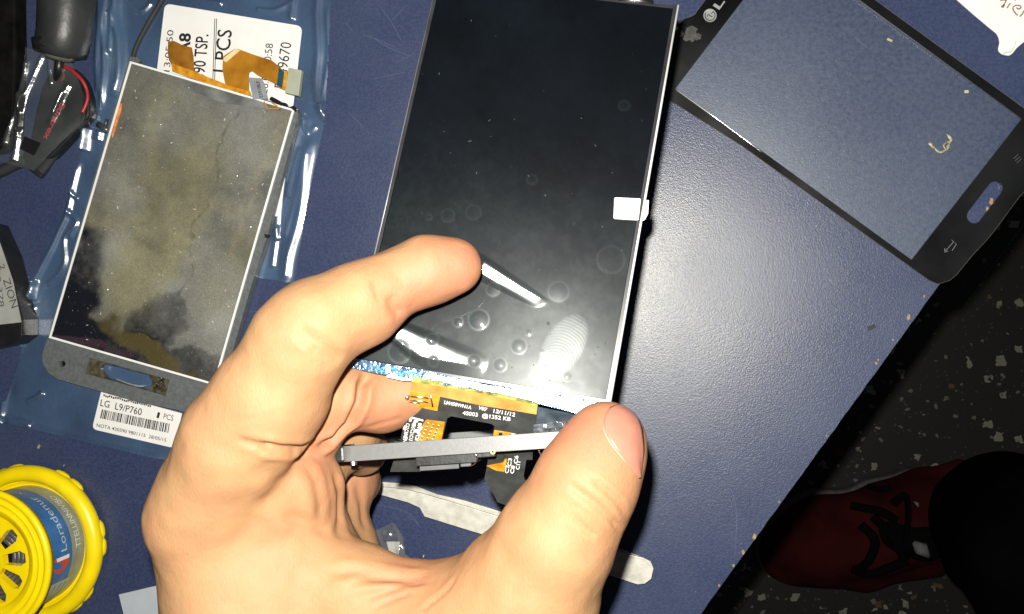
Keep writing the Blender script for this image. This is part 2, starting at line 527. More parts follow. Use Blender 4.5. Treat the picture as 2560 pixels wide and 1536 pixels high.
def sdf_mesh(fn, lo, hi, h):
    lo = np.array(lo, float); hi = np.array(hi, float)
    n = np.ceil((hi - lo) / h).astype(int) + 1
    # coarse pass, then fine values only in blocks the surface crosses
    B = 8
    nb = (n + B - 1) // B + 1
    D = np.full(tuple(nb * B + 1), 1e3, np.float32)
    cg = np.stack(np.meshgrid(*[np.arange(k) for k in nb], indexing='ij'), -1).reshape(-1, 3)
    cc = (cg * B + B / 2) * h + lo
    dc = fn(cc.astype(np.float32))
    rad = B * h * .87 + 2.5 * h
    near = np.abs(dc) < rad
    loc = np.stack(np.meshgrid(*[np.arange(B + 1)] * 3, indexing='ij'), -1).reshape(-1, 3)
    for g, dv, nr in zip(cg, dc, near):
        s = g * B
        if not nr:
            D[s[0]:s[0] + B + 1, s[1]:s[1] + B + 1, s[2]:s[2] + B + 1] = np.where(D[s[0]:s[0] + B + 1, s[1]:s[1] + B + 1, s[2]:s[2] + B + 1] == 1e3, dv, D[s[0]:s[0] + B + 1, s[1]:s[1] + B + 1, s[2]:s[2] + B + 1])
    gs = cg[near]
    CH = 400
    for i in range(0, len(gs), CH):
        gg = gs[i:i + CH] * B
        pts = (gg[:, None, :] + loc[None]).reshape(-1, 3)
        v = fn((pts * h + lo).astype(np.float32))
        D[pts[:, 0], pts[:, 1], pts[:, 2]] = v
    return surface_nets(D, lo, h)

# ================================================================== HAND
def J(x, y, z, r):
    """a joint seen at a pixel, z mm above the table, radius in pixels at that depth"""
    return (P(x, y, z), r * px_size(x, y, z))
def chain(js, k=4.0):
    seg = list(zip(js[:-1], js[1:]))
    def f(p):
        d = None
        for (a, ra), (b, rb) in seg:
            e = rcone(p, a, b, ra, rb)
            d = e if d is None else smin(d, e, k)
        return d + .16 * k
    return f
index = chain([J(505, 1292, 112, 145), J(590, 1110, 118, 141), J(668, 1008, 119, 140), J(752, 860, 121, 124), J(800, 805, 121, 112), J(905, 757, 116, 104), J(972, 713, 113, 84), J(1065, 675, 110.5, 88), J(1135, 664, 109, 77)], 4)
middle = chain([J(640, 1260, 96, 122), J(745, 1050, 99, 122), J(795, 985, 99, 108), J(950, 998, 92, 84), J(1090, 968, 90.5, 74)], 3)
ring = chain([J(735, 1265, 78, 112), J(800, 1090, 78, 100), J(862, 1085, 74, 84), J(905, 1122, 64, 72)], 4)
pinky = chain([J(820, 1275, 56, 105), J(868, 1190, 52, 78), J(893, 1205, 44, 66)], 4)
thumb = chain([J(1180, 1640, 100, 190), J(1325, 1470, 108, 158), J(1390, 1350, 111, 146), J(1452, 1240, 112, 121), J(1472, 1200, 112, 118), J(1508, 1125, 110, 100), J(1519, 1096, 109.5, 90)], 4)
pa = chain([J(510, 1290, 110, 146), J(640, 1520, 102, 215), J(760, 1800, 98, 300)], 6)
pb = chain([J(640, 1290, 96, 120), J(740, 1600, 88, 190)], 6)
pc = chain([J(745, 1270, 78, 112), J(820, 1650, 74, 175)], 6)
pdk = chain([J(815, 1285, 58, 98), J(828, 1385, 60, 112), J(880, 1700, 62, 150)], 6)
th = chain([J(1310, 1500, 106, 160), J(1160, 1660, 104, 215), J(900, 1800, 98, 300)], 6)
web = chain([J(560, 1370, 107, 125), J(700, 1400, 105, 112), J(900, 1490, 103, 118), J(1030, 1540, 102, 112), J(1160, 1580, 104, 130)], 8)
webl = chain([J(750, 1480, 85, 150), J(950, 1590, 84, 160), J(1100, 1660, 90, 150)], 8)
pad = chain([J(565, 1215, 111, 138), J(665, 1232, 108, 116), J(710, 1226, 105, 106), J(762, 1215, 99, 88)], 4)
pad2 = chain([J(762, 1215, 99, 88), J(768, 1300, 95, 90), J(800, 1400, 92, 110)], 4)
def hand_core(p):
    d = smin(smin(pa(p), pb(p), 6), smin(pad(p), pad2(p), 4), 5); d = smin(d, pc(p), 3.5); d = smin(d, pdk(p), 3.5)
    t = smin(th(p), thumb(p), 7)
    d = smin(d, web(p), 7); d = smin(d, webl(p), 8); d = smin(d, t, 7)
    f = [index(p), middle(p), ring(p), pinky(p)]
    r = smin(d, f[0], 2.6)
    for q in f[1:]: r = smin(r, smin(q, d, 2.2), .9)
    return r
def surf(fn, X, Y, z0=140, z1=20):
    d = ray(X, Y); c = np.array([0, 0, CAMZ])
    t = (z0 - CAMZ) / d[2]; tm = (z1 - CAMZ) / d[2]
    while t < tm:
        q = c + d * t
        e = float(fn(np.array([q], np.float32))[0])
        if e < .05: return q
        t += max(e * .8, .05)
    return c + d * tm
HV, HQ = sdf_mesh(hand_core, (-160, -135, 26), (10, 45, 142), .62)
# creases pressed into the skin, as polylines seen on its surface
creases = [  # (pixels, depth mm, half-width mm)
    ([(640, 1116), (700, 1126), (745, 1128), (775, 1112)], 1.3, 1.1),
    ([(590, 1100), (640, 1112), (690, 1120)], .5, .8),
    ([(935, 690), (950, 730), (968, 765), (992, 795)], .3, 1.6),
    ([(930, 700), (942, 740), (960, 775)], .15, .5),
    ([(735, 815), (765, 838), (800, 862), (835, 890), (860, 905)], .6, 1.4),
    ([(750, 850), (790, 878), (822, 905)], .3, .5), ([(725, 828), (760, 855)], .2, .4),
    ([(770, 868), (800, 905), (825, 925)], .35, 1.2),
    ([(925, 930), (904, 964), (898, 1005), (875, 1057), (832, 1104), (790, 1124)], 2.0, 1.1),
    ([(978, 735), (990, 765), (1004, 792)], .7, 1.3),
    ([(1014, 1046), (960, 1060), (915, 1075)], .2, .8),
    ([(650, 1235), (690, 1262), (730, 1290), (775, 1312)], .5, 1.6),
    ([(700, 1290), (760, 1303), (830, 1340)], .35, 1.1),
    ([(620, 1170), (680, 1190), (730, 1240), (755, 1300)], .35, 1.7),
    ([(815, 1432), (880, 1430), (950, 1436), (1010, 1440), (1075, 1446)], .75, 1.3),
    ([(850, 1470), (920, 1448), (985, 1446), (1040, 1452)], .45, .9),
    ([(900, 1500), (960, 1480), (1010, 1462), (1075, 1452)], .35, .8),
    ([(930, 1520), (980, 1498), (1030, 1480)], .3, .6),
    ([(1140, 1440), (1120, 1470), (1085, 1500), (1050, 1530)], .3, .7),
    ([(1420, 1210), (1450, 1232), (1490, 1262), (1530, 1300), (1558, 1335)], .6, .7),
    ([(1478, 1195), (1515, 1225), (1550, 1258), (1572, 1290)], .5, .6),
    ([(1432, 1290), (1462, 1322), (1490, 1345)], .4, .6),
    ([(1500, 1210), (1540, 1250), (1560, 1300)], .15, .4),
    ([(760, 1150), (790, 1200), (800, 1260), (795, 1310)], .45, 1.4),
    ([(835, 1175), (850, 1230), (850, 1300), (845, 1350)], .7, 1.3),
    ([(890, 1200), (905, 1260), (912, 1330)], .5, 1.2),
    ([(600, 1060), (640, 1040)], .15, .6),
    ([(870, 1015), (850, 1060), (836, 1092)], .2, .8),
    ([(1040, 606), (1058, 640)], .1, .8),
    ([(1425, 1085), (1432, 1100), (1428, 1114)], .15, .7),
]
disp = np.zeros(len(HV)); 
for pts, dep, wd in creases:
    pts = [q for i in range(len(pts) - 1) for q in [tuple(np.array(pts[i]) * (1 - t) + np.array(pts[i + 1]) * t) for t in (0, .34, .67)]] + [pts[-1]]
    W = [surf(hand_core, x, y) for x, y in pts]
    lo = np.min(W, 0) - 4; hi = np.max(W, 0) + 4
    sel = np.where(((HV > lo) & (HV < hi)).all(1))[0]
    if not len(sel): continue
    best = np.full(len(sel), 99.)
    par = np.zeros(len(sel))
    for i in range(len(W) - 1):
        a, b = W[i], W[i + 1]
        if abs(a[2] - b[2]) > 8: continue
        ab = b - a; t = np.clip(((HV[sel] - a) @ ab) / (ab @ ab + 1e-9), 0, 1)
        dd = np.linalg.norm(HV[sel] - a - t[:, None] * ab, axis=1)
        m = dd < best
        par[m] = (i + t[m]) / (len(W) - 1); best = np.minimum(best, dd)
    taper = np.clip(np.minimum(par, 1 - par) * 6, 0.12, 1)
    prof = np.exp(-(best / wd) ** 2) - .35 * np.exp(-((best - wd * 2.0) / (wd * .9)) ** 2)
    disp[sel] -= dep * taper * prof
def grad(fn, p, e=.25):
    g = np.zeros_like(p)
    for i in range(3):
        o = np.zeros(3); o[i] = e
        g[:, i] = fn((p + o).astype(np.float32)) - fn((p - o).astype(np.float32))
    return g / (np.linalg.norm(g, axis=1)[:, None] + 1e-9)
HN = grad(hand_core, HV)
def vnoise(p, s, seed=0):
    """smooth value noise on points, vectorised"""
    q = p * s + seed * 17.3
    i = np.floor(q).astype(np.int64); f = q - i; f = f * f * (3 - 2 * f)
    def hsh(a):
        n = (a[:, 0] * 73856093) ^ (a[:, 1] * 19349663) ^ (a[:, 2] * 83492791)
        n = (n * (n * n * 15731 + 789221) + 1376312589) & 0x7fffffff
        return n / 0x7fffffff
    r = 0
    for dx in (0, 1):
        for dy in (0, 1):
            for dz in (0, 1):
                w = (f[:, 0] if dx else 1 - f[:, 0]) * (f[:, 1] if dy else 1 - f[:, 1]) * (f[:, 2] if dz else 1 - f[:, 2])
                r = r + w * hsh(i + np.array((dx, dy, dz)))
    return r
nf_ = np.clip(np.linalg.norm(HV - P(1570, 1100, 112), axis=1) / 14 - .6, 0, 1)
disp += ((vnoise(HV, .11, 1) - .5) * 1.0 + (vnoise(HV, .3, 2) - .5) * .3) * nf_
HV2 = HV + HN * disp[:, None]

def skin_material():
    m = bpy.data.materials.new('skin'); m.use_nodes = True
    nt = m.node_tree; L = nt.links; p = nt.nodes['Principled BSDF']
    at = nd(nt, 'ShaderNodeAttribute'); at.attribute_name = 'tone'
    tc = nd(nt, 'ShaderNodeTexCoord')
    n1 = nd(nt, 'ShaderNodeTexNoise'); n1.inputs['Scale'].default_value = 110; n1.inputs['Detail'].default_value = 9; n1.inputs['Roughness'].default_value = .68
    L.new(tc.outputs['Object'], n1.inputs['Vector'])
    ad = nd(nt, 'ShaderNodeMath', operation='MULTIPLY_ADD'); ad.inputs[1].default_value = .9; L.new(n1.outputs[0], ad.inputs[0])
    L.new(at.outputs['Fac'], ad.inputs[2])
    sb = nd(nt, 'ShaderNodeMath', operation='SUBTRACT', use_clamp=True); sb.inputs[1].default_value = .36; L.new(ad.outputs[0], sb.inputs[0])
    x = nd(nt, 'ShaderNodeMix', data_type='RGBA'); L.new(sb.outputs[0], x.inputs[0])
    x.inputs[6].default_value = (.355, .207, .100, 1); x.inputs[7].default_value = (.385, .125, .078, 1)
    L.new(x.outputs[2], p.inputs['Base Color'])
    p.inputs['Roughness'].default_value = .62
    p.inputs['Specular IOR Level'].default_value = .3
    p.inputs['Subsurface Weight'].default_value = .35
    p.inputs['Subsurface Radius'].default_value = (1, .32, .14)
    p.inputs['Subsurface Scale'].default_value = .0022
    # fine skin lines
    v = nd(nt, 'ShaderNodeTexVoronoi'); v.inputs['Scale'].default_value = 1300; v.feature = 'DISTANCE_TO_EDGE'
    mp = nd(nt, 'ShaderNodeMapping'); mp.inputs['Scale'].default_value = (1, .45, .7); mp.inputs['Rotation'].default_value = (0, .3, .7)
    L.new(tc.outputs['Object'], mp.inputs[0]); L.new(mp.outputs[0], v.inputs['Vector'])
    b = nd(nt, 'ShaderNodeBump'); b.inputs['Strength'].default_value = .5; b.inputs['Distance'].default_value = .00014
    L.new(v.outputs['Distance'], b.inputs['Height'])
    n2 = nd(nt, 'ShaderNodeTexNoise'); n2.inputs['Scale'].default_value = 260; n2.inputs['Detail'].default_value = 6
    L.new(tc.outputs['Object'], n2.inputs['Vector'])
    b2 = nd(nt, 'ShaderNodeBump'); b2.inputs['Strength'].default_value = .42; b2.inputs['Distance'].default_value = .0005
    L.new(n2.outputs[0], b2.inputs['Height']); L.new(b.outputs[0], b2.inputs['Normal'])
    L.new(b2.outputs[0], p.inputs['Normal'])
    return m
M_skin = skin_material()
hand = obj('hand', HV2, HQ, M_skin, smooth=True, label='bare left hand pinching the black display panel between index finger and thumb', cat='hand', origin=P(700, 1500, 100))
red = np.zeros(len(HV2))
for (x, y, z, r, a) in [(1150, 662, 112, 9, .55), (1010, 745, 115, 8, .45), (940, 760, 115, 6, .35), (850, 885, 112, 9, .45), (1500, 1075, 118, 9, .55), (1400, 1110, 110, 8, .4), (800, 1100, 105, 8, .35),
                        (720, 1270, 105, 10, .35), (430, 1250, 105, 13, .35), (1540, 1270, 110, 10, .3), (960, 1010, 96, 9, .45), (900, 1200, 55, 10, .3), (1040, 1450, 105, 10, .3), (650, 850, 110, 9, .3)]:
    c = P(x, y, z)
    red += a * np.exp(-(np.linalg.norm(HV2 - c, axis=1) / r) ** 2)
ca = hand.data.attributes.new('tone', 'FLOAT', 'POINT')
ca.data.foreach_set('value', np.clip(red, 0, 1).astype(np.float32))

# thumb nail: a curved plate lying on the thumb, projected onto the thumb surface
def nail():
    # outline (pixels) : free edge at the top, cuticle at lower right
    A = [(1524, 1024), (1511, 1050), (1513, 1082), (1530, 1112), (1556, 1146), (1580, 1178), (1594, 1196)]  # left side of plate -> cuticle
    Bp = [(1556, 1012), (1582, 1028), (1598, 1056), (1604, 1090), (1606, 1125), (1602, 1160), (1599, 1190)]  # along the silhouette
    V = []; Fc = []; nu = 14
    A = smooth_path([(*q, 0) for q in A], 4); Bp = smooth_path([(*q, 0) for q in Bp], 4)
    n = len(A)
    for i in range(n):
        S_ = []
        for k in range(nu + 1):
            t = k / nu
            x, y = (A[i] * (1 - t) + Bp[i] * t)[:2]
            x = min(x, 1640)
            q = surf(thumb, x, y, 140, 96)
            if k and np.linalg.norm(q - S_[-1]) > 1.6:   # past the side of the thumb: keep following its skin
                q = S_[-1] + ((S_[-1] - S_[-2]) if k > 1 else np.array((.3, 0, -.3)))
                for _ in range(3):
                    g = grad(thumb, np.array([q]))[0]; q = q - g * float(thumb(np.array([q], np.float32))[0])
            S_.append(q)
            g = grad(thumb, np.array([q]))[0]
            V.append(q + g * (.25 * math.sin(math.pi * min(t * 1.2, 1) * .9 + .05) + .2))
    for i in range(n - 1):
        for k in range(nu):
            a_ = i * (nu + 1) + k
            Fc.append((a_, a_ + 1, a_ + nu + 2, a_ + nu + 1))
    return V, Fc
M_nail = pm('nail_plate', (.42, .165, .115), .28, var=.05, vs=200, sss=.3, coat=.15)
nv, nf = nail()
no = obj('thumb_nail', nv, nf, M_nail, hand, smooth=True)
so = no.modifiers.new('thickness', 'SOLIDIFY'); so.thickness = .00022; so.offset = 1

# pale fold of skin bordering the nail plate
cu_ = smooth_path([surf(thumb, x - 1.5, y, 140, 96) + np.array((0, 0, .12)) for x, y in [(1511, 1040), (1510, 1056), (1513, 1082), (1530, 1112), (1556, 1146), (1578, 1176), (1590, 1190)]], 6)
obj('nail_fold', *tube(cu_, [.16 + .24 * math.sin(math.pi * i / (len(cu_) - 1)) for i in range(len(cu_))], 8), pm('fold_skin', (.40, .25, .15), .5, sss=.3), hand, smooth=True)

# ================================================================== HELD DISPLAY PANEL
pc0 = P(1230, 960, 99.0)
LP_ = Plane(pc0, (.094, .143, 1.0))
held = thing('display_panel', 'bare black phone display panel held in the hand, white tag on its right edge', 'display panel', LP_.at(1280, 480, 0))
M_glass = pm('black_glass', (.002, .003, .005), .32, var=.3, vs=40, spec=.10)
TL, TR, BR, BL = (1095, -52), (1691, 16), (1521, 1008), (878, 902)
corn = [TL, TR, BR, BL]
def inset(poly, d):
    c = np.mean(np.array(poly, float), 0); out = []
    n = len(poly)
    for i in range(n):
        p0 = np.array(poly[i - 1], float); p1 = np.array(poly[i], float); p2 = np.array(poly[(i + 1) % n], float)
        u = (p0 - p1) / np.linalg.norm(p0 - p1); v = (p2 - p1) / np.linalg.norm(p2 - p1)
        s = abs(u[0] * v[1] - u[1] * v[0])
        out.append(tuple(p1 + (u + v) * d / s))
    return out
M_bezel = pm('panel_bezel', (.02, .02, .022), .3, var=.2)
obj('backlight_tray', *prism(corn, LP_, -1.3, -.45), pm('tray_steel', (.75, .75, .72), .22, metal=1, var=.08), held, bevel=.12)
obj('bezel', *prism(inset(corn, -1.0), LP_, -.42, 0.0, [inset(corn, 7)]), M_bezel, held)
scr_poly = inset(corn, 7.2)
obj('screen', *prism(scr_poly, LP_, -.4, -.02), M_glass, held)
# thin pale rim along the right side of the tray
e0 = LP_.at(1692, 14, -.55); e1 = LP_.at(1522, 1006, -.55)
obj('side_rim', *tube([e0 + np.array((.35, 0, -.1)), e1 + np.array((.25, 0, -.1))], .3, 10), pm('bright_rim', (.9, .9, .88), .2, metal=.4, var=.03), held, smooth=True)
f0 = LP_.at(1096, -50, -.4); f1 = LP_.at(878, 900, -.4)
obj('side_rim', *tube([f0 - np.array((.15, 0, .1)), f1 - np.array((.15, 0, .1))], .3, 8), pm('grey_rim', (.25, .26, .28), .35, metal=.5), held, smooth=True)
g0 = LP_.at(1545, -1, .1); g1 = LP_.at(1634, 7, .1)
obj('top_strip', *tube([g0, (g0 + g1) / 2 + np.array((0, .25, .2)), g1], .55, 8, flat=.6), M_silver, held, smooth=True)

# protective film with bubbles and lifted ridges near the finger: a height field over the panel
def local_frame(pl, poly):
    O = pl.at(*poly[0]); X = pl.at(*poly[1]) - O; Y = pl.at(*poly[3]) - O
    X -= pl.n * np.dot(X, pl.n); Y -= pl.n * np.dot(Y, pl.n)
    return O, X, Y
def to_local(pl, O, ex, ey, x, y):
    q = pl.at(x, y) - O
    return np.dot(q, ex), np.dot(q, ey)
def film_panel():
    Q = inset(corn, 9)
    W = [LP_.at(x, y, .06) for x, y in Q]
    O = W[0]; ex = (W[1] - W[0]); ex /= np.linalg.norm(ex); ey = np.cross(LP_.n, ex) * -1
    nu, nv_ = 220, 340
    uu, vv = np.meshgrid(np.linspace(0, 1, nu), np.linspace(0, 1, nv_))
    G = ((1 - uu)[..., None] * (1 - vv)[..., None] * W[0] + uu[..., None] * (1 - vv)[..., None] * W[1] + uu[..., None] * vv[..., None] * W[2] + (1 - uu)[..., None] * vv[..., None] * W[3])
    gx = (G - O) @ ex; gy = (G - O) @ ey
    Hh = np.zeros_like(gx); RG = []
    L = lambda x, y: to_local(LP_, O, ex, ey, x, y)
    for (x, y, r, h) in [(1197, 800, 27, .34), (1145, 806, 13, .2), (1083, 850, 16, .22), (1186, 903, 17, .25), (1250, 913, 17, .25), (1297, 866, 20, .3), (1322, 832, 9, .12),
                         (1396, 730, 27, .12), (1233, 725, 18, .12), (1527, 650, 37, .06), (1120, 540, 18, .05), (1184, 532, 20, .05), (1073, 544, 8, .05), (1419, 942, 12, .12),
                         (1000, 880, 30, .3), (1085, 905, 14, .2), (1355, 880, 6, .1), (1330, 450, 14, .04), (1560, 265, 14, .05)]:
        cx, cy = L(x, y); rr = r * px_size(x, y, 98)
        d2 = ((gx - cx) ** 2 + (gy - cy) ** 2) / rr ** 2
        Hh += h * .7 * np.clip(1 - d2, 0, 1) ** 1.2; RG.append(np.exp(-((np.sqrt(d2) - .95) * rr / .22) ** 2) * min(1, h * 4) + .25 * (d2 < 1) * min(1, h * 4))
    LT = np.array([-5.0, 14.0, 300.0])
    def need(x, y):
        """slope at which the lifted film mirrors the flash into the lens"""
        q = LP_.at(x, y, .5); v1 = np.array((0, 0, CAMZ)) - q; v2 = LT - q
        h_ = v1 / np.linalg.norm(v1) + v2 / np.linalg.norm(v2)
        return np.array((-(h_ @ ex) / (h_ @ LP_.n), -(h_ @ ey) / (h_ @ LP_.n)))
    def lift(a, b, w0, w1):
        ax, ay = L(*a); bx, by = L(*b); d_ = np.array((bx - ax, by - ay)); l = np.linalg.norm(d_); d_ /= l; n_ = np.array((-d_[1], d_[0]))
        ga, gb = need(*a), need(*b); gm = (ga + gb) / 2
        S = (gx - ax) * d_[0] + (gy - ay) * d_[1]; T2 = (gx - ax) * n_[0] + (gy - ay) * n_[1]
        sc = np.clip(S, -2, l + 2)
        Hs = sc * (ga @ d_) + .5 * sc ** 2 * ((gb - ga) @ d_) / l + T2 * (gm @ n_)
        end = l * (ga @ d_) + .5 * l * ((gb - ga) @ d_)
        Hs = Hs - min(0, end) + .15
        w = w0 + (w1 - w0) * np.clip(S / l, 0, 1)
        win = np.exp(-(T2 / (w * 1.5)) ** 6) * np.clip((S + 3.2) / 3.2, 0, 1) ** .7 * np.clip((l + 3 - S) / 3, 0, 1)
        win = np.clip(win, 0, 1); win = win * win * (3 - 2 * win)
        return np.maximum(Hs, 0) * win
    Hh += lift((1205, 672), (1345, 755), 1.6, 1.0)  # film lifts shaped so the flash glints off them as streaks
    Hh += lift((1000, 835), (1190, 945), 1.7, 3.6)
    pts = np.stack([gx.ravel(), gy.ravel(), 0 * gx.ravel()], 1)
    Hh += ((vnoise(pts, .12, 5) - .5) * .22 + (vnoise(pts, .4, 6) - .5) * .03).reshape(gx.shape)
    e = np.minimum(np.minimum(uu, 1 - uu) * 60, np.minimum(vv, 1 - vv) * 80)
    Hh *= np.clip(e / 2, 0, 1)
    V = G + Hh[..., None] * LP_.n
    ii = np.arange(nu * nv_).reshape(nv_, nu)
    Fc = np.stack([ii[:-1, :-1], ii[:-1, 1:], ii[1:, 1:], ii[1:, :-1]], -1).reshape(-1, 4)
    # mask: smudges, fingerprint, plus light bubble rims and lower glare painted in
    m = np.zeros_like(gx)
    for q in RG: m += q * .22
    fx, fy = L(1408, 868); ang = math.atan2(L(1440, 820)[1] - L(1375, 930)[1], L(1440, 820)[0] - L(1375, 930)[0])
    ca_, sa_ = math.cos(ang), math.sin(ang)
    px_ = (gx - fx) * ca_ + (gy - fy) * sa_; py_ = -(gx - fx) * sa_ + (gy - fy) * ca_
    el = (px_ / 8.5) ** 2 + (py_ / 4.6) ** 2
    ridges = .5 + .5 * np.sin((np.sqrt(np.maximum((px_ + 6) ** 2 + (py_ * 1.3) ** 2, 0))) * 9.0 + vnoise(pts, .5, 3).reshape(gx.shape) * 3)
    m += np.where(el < 1, (1 - el ** 4) * (.3 + .75 * ridges), 0) * .36
    def dabs(n_, sc_, sd): return vnoise(pts, sc_, sd).reshape(gx.shape)
    sm = np.clip(dabs(0, .05, 7) * .3 + dabs(0, .16, 8) * .25 + dabs(0, .5, 18) * .25 + dabs(0, 1.4, 19) * .2 - .36, 0, 1) * 1.5
    yy = vv
    m += sm * .16 * (.1 + np.clip((yy - .35) * 1.8, 0, 1)) + .08 * np.clip((yy - .45) * 1.6, 0, 1) + .12 * np.clip(dabs(0, .045, 28) - .5, 0, 1) * np.clip((yy - .2) * 2, 0, 1)  # smudges, and the glare of the lower half painted as a pale ramp
    sp = np.clip(dabs(0, 2.3, 9) - .93, 0, 1) * 9
    m += sp * np.clip(dabs(0, .15, 4) - .3, 0, 1) * 1.2
    return V.reshape(-1, 3), Fc, m.ravel()
fv, ff, fm = film_panel()
def screen_film_mat():
    m = bpy.data.materials.new('screen_film'); m.use_nodes = True
    nt = m.node_tree; nt.nodes.clear(); L = nt.links
    out = nd(nt, 'ShaderNodeOutputMaterial')
    tr = nd(nt, 'ShaderNodeBsdfTransparent'); tr.inputs[0].default_value = (.94, .96, .95, 1)
    df = nd(nt, 'ShaderNodeBsdfDiffuse'); df.inputs[0].default_value = (.42, .60, .60, 1)
    gl = nd(nt, 'ShaderNodeBsdfGlossy'); gl.inputs['Roughness'].default_value = .055
    g2 = nd(nt, 'ShaderNodeBsdfGlossy'); g2.inputs['Roughness'].default_value = .38
    at = nd(nt, 'ShaderNodeAttribute'); at.attribute_name = 'smudge'
    mu = nd(nt, 'ShaderNodeMath', operation='MULTIPLY', use_clamp=True); mu.inputs[1].default_value = .16; L.new(at.outputs['Fac'], mu.inputs[0])
    m1 = nd(nt, 'ShaderNodeMixShader'); L.new(mu.outputs[0], m1.inputs[0]); L.new(tr.outputs[0], m1.inputs[1]); L.new(df.outputs[0], m1.inputs[2])
    m2 = nd(nt, 'ShaderNodeMixShader'); m2.inputs[0].default_value = .035; L.new(m1.outputs[0], m2.inputs[1]); L.new(gl.outputs[0], m2.inputs[2])
    m3 = nd(nt, 'ShaderNodeMixShader')
    ma = nd(nt, 'ShaderNodeMath', operation='MULTIPLY_ADD', use_clamp=True); ma.inputs[1].default_value = .05; ma.inputs[2].default_value = .0025; L.new(at.outputs['Fac'], ma.inputs[0])
    L.new(ma.outputs[0], m3.inputs[0]); L.new(m2.outputs[0], m3.inputs[1]); L.new(g2.outputs[0], m3.inputs[2])
    L.new(m3.outputs[0], out.inputs[0])
    return m
fo = obj('protective_film', fv, ff, screen_film_mat(), held, smooth=True)
aa = fo.data.attributes.new('smudge', 'FLOAT', 'POINT'); aa.data.foreach_set('value', fm.astype(np.float32))

random.seed(77)
hs = []
for k in range(90):
    u, v = random.random(), random.random() ** .5
    q = np.array(TL) * (1 - u) * (1 - v) + np.array(TR) * u * (1 - v) + np.array(BR) * u * v + np.array(BL) * (1 - u) * v
    if u < .04 or u > .96 or v > .97: continue
    s_ = random.uniform(.04, .10); an = random.uniform(0, 3.14); l = s_ * random.choice((1, 1, 2, 4))
    hs.append(box_axes(LP_.at(q[0], q[1], .55), (l * math.cos(an), l * math.sin(an), 0), (-s_ * math.sin(an), s_ * math.cos(an), 0), (0, 0, .04)))
obj('dust_specks', *merge(hs), pm('pale_dust', (.055, .06, .055), .8, spec=.1), held)
# the glass ledge under the display with its bluish driver strip
ledge = [(887, 896), (1054, 925), (1217, 962), (1409, 987), (1520, 1008), (1500, 1046), (1447, 1036), (1346, 1010), (1307, 995), (1173, 972), (1033, 949), (940, 934), (871, 919)]
M_ledge = pm('ledge_glass', (.04, .10, .24), .18, metal=.85, col2=(.35, .6, .95), vs=420, bump=.8, bs=500, bd=.0006)
obj('glass_ledge', *prism(ledge, LP_, -1.3, .05), M_ledge, held, bevel=.08)
M_foil = pm('white_foil', (.75, .82, .95), .3, metal=.0, col2=(.95, .97, 1), vs=700, bump=.6, bs=900, bd=.0005)
obj('foil_strip', *prism([(1068, 934), (1217, 963), (1330, 983), (1440, 1000), (1505, 1013), (1490, 1040), (1440, 1030), (1335, 1004), (1200, 973), (1064, 945)], LP_, .06, .25), M_foil, held, bevel=.08)
obj('foil_strip', *prism([(968, 938), (1012, 945), (1040, 950), (1036, 953), (1008, 952), (966, 943)], LP_, .06, .2), M_foil, held)
cr = []
random.seed(9)
for k in range(34):
    x = random.uniform(925, 1048); y = 903 + (x - 900) * .2 + random.uniform(2, 18)
    poly = [(x + math.cos(q) * random.uniform(3, 9), y + math.sin(q) * random.uniform(1.5, 4)) for q in np.linspace(0, 5.5, 6)]
    cr.append(prism(poly, LP_, .05, random.uniform(.1, .3)))
obj('glue_residue', *merge(cr), pm('blue_glue', (.10, .32, .75), .15, metal=.3, var=.5, vs=900), held, smooth=False)
# white tag stuck over the right edge
tg = rounded([(1536, 494), (1602, 497), (1596, 551), (1534, 547)], 4)
tag1 = obj('tag', *prism(tg, LP_, .02, .55), M_paper, held)
tg2 = rounded([(1610, 501), (1622, 501), (1620, 535), (1612, 550), (1602, 555), (1598, 553)], 2)
obj('tag', *prism(tg2, LP_, -1.1, -.95), M_paper, held)
obj('tag_print', *text_on('C17/', LP_, (1562, 539), (1596, 541), 13, h=.58), M_greyprint, tag1)

# ---- flat cable hanging from the panel
FP = Plane(P(1180, 1000, 97.0), (0.05, -.62, 1.0))
M_amber = pm('amber_film', (.45, .15, .008), .22, var=.35, vs=450, coat=.4, col2=(.70, .36, .03))
M_flex = pm('black_flex', (.040, .043, .041), .45, var=.25, vs=250, bump=.3, bs=300, bd=.0003)
M_silk = pm('silkscreen', (.82, .82, .80), .5, var=.1)
flexpoly = [(1108, 990), (1106, 984), (1344, 1030), (1334, 1092), (1331, 1150), (1316, 1150), (1309, 1190), (1313, 1201), (1322, 1206), (1420, 1232), (1420, 1330), (1310, 1283), (1292, 1273), (1244, 1256), (1211, 1197), (1217, 1168), (1226, 1110), (1236, 1066), (1228, 1060), (1128, 1041), (1118, 1046), (1102, 1116), (1092, 1180), (975, 1180), (1001, 1100), (1018, 1022), (1027, 988)]
fx = obj('flat_cable', *prism(flexpoly, FP, -.14, 0), M_flex, held)
obj('amber_band', *prism([(1031, 948), (1173, 970), (1307, 994), (1344, 1010), (1341, 1037), (1312, 1032), (1200, 1014), (1104, 993), (1025, 981)], FP, .03, .22), pm('amber_band', (.45, .18, .035), .3, var=.2, vs=200, coat=.3, col2=(.68, .36, .11)), fx, bevel=.04)
obj('amber_band', *prism([(1032, 944), (1173, 966), (1307, 990), (1346, 1006), (1344, 1018), (1300, 1004), (1173, 978), (1030, 955)], FP, .24, .30), pm('green_trace', (.28, .30, .08), .3, var=.4, vs=500, coat=.4), fx)
obj('contact_patch', *prism([(1028, 979), (1100, 992), (1093, 1028), (1012, 1011)], FP, .24, .34), M_amber, fx)
obj('contact_patch', *prism([(1066, 1050), (1112, 1056), (1100, 1118), (1042, 1118), (1058, 1060)], FP, .02, .1), M_amber, fx)
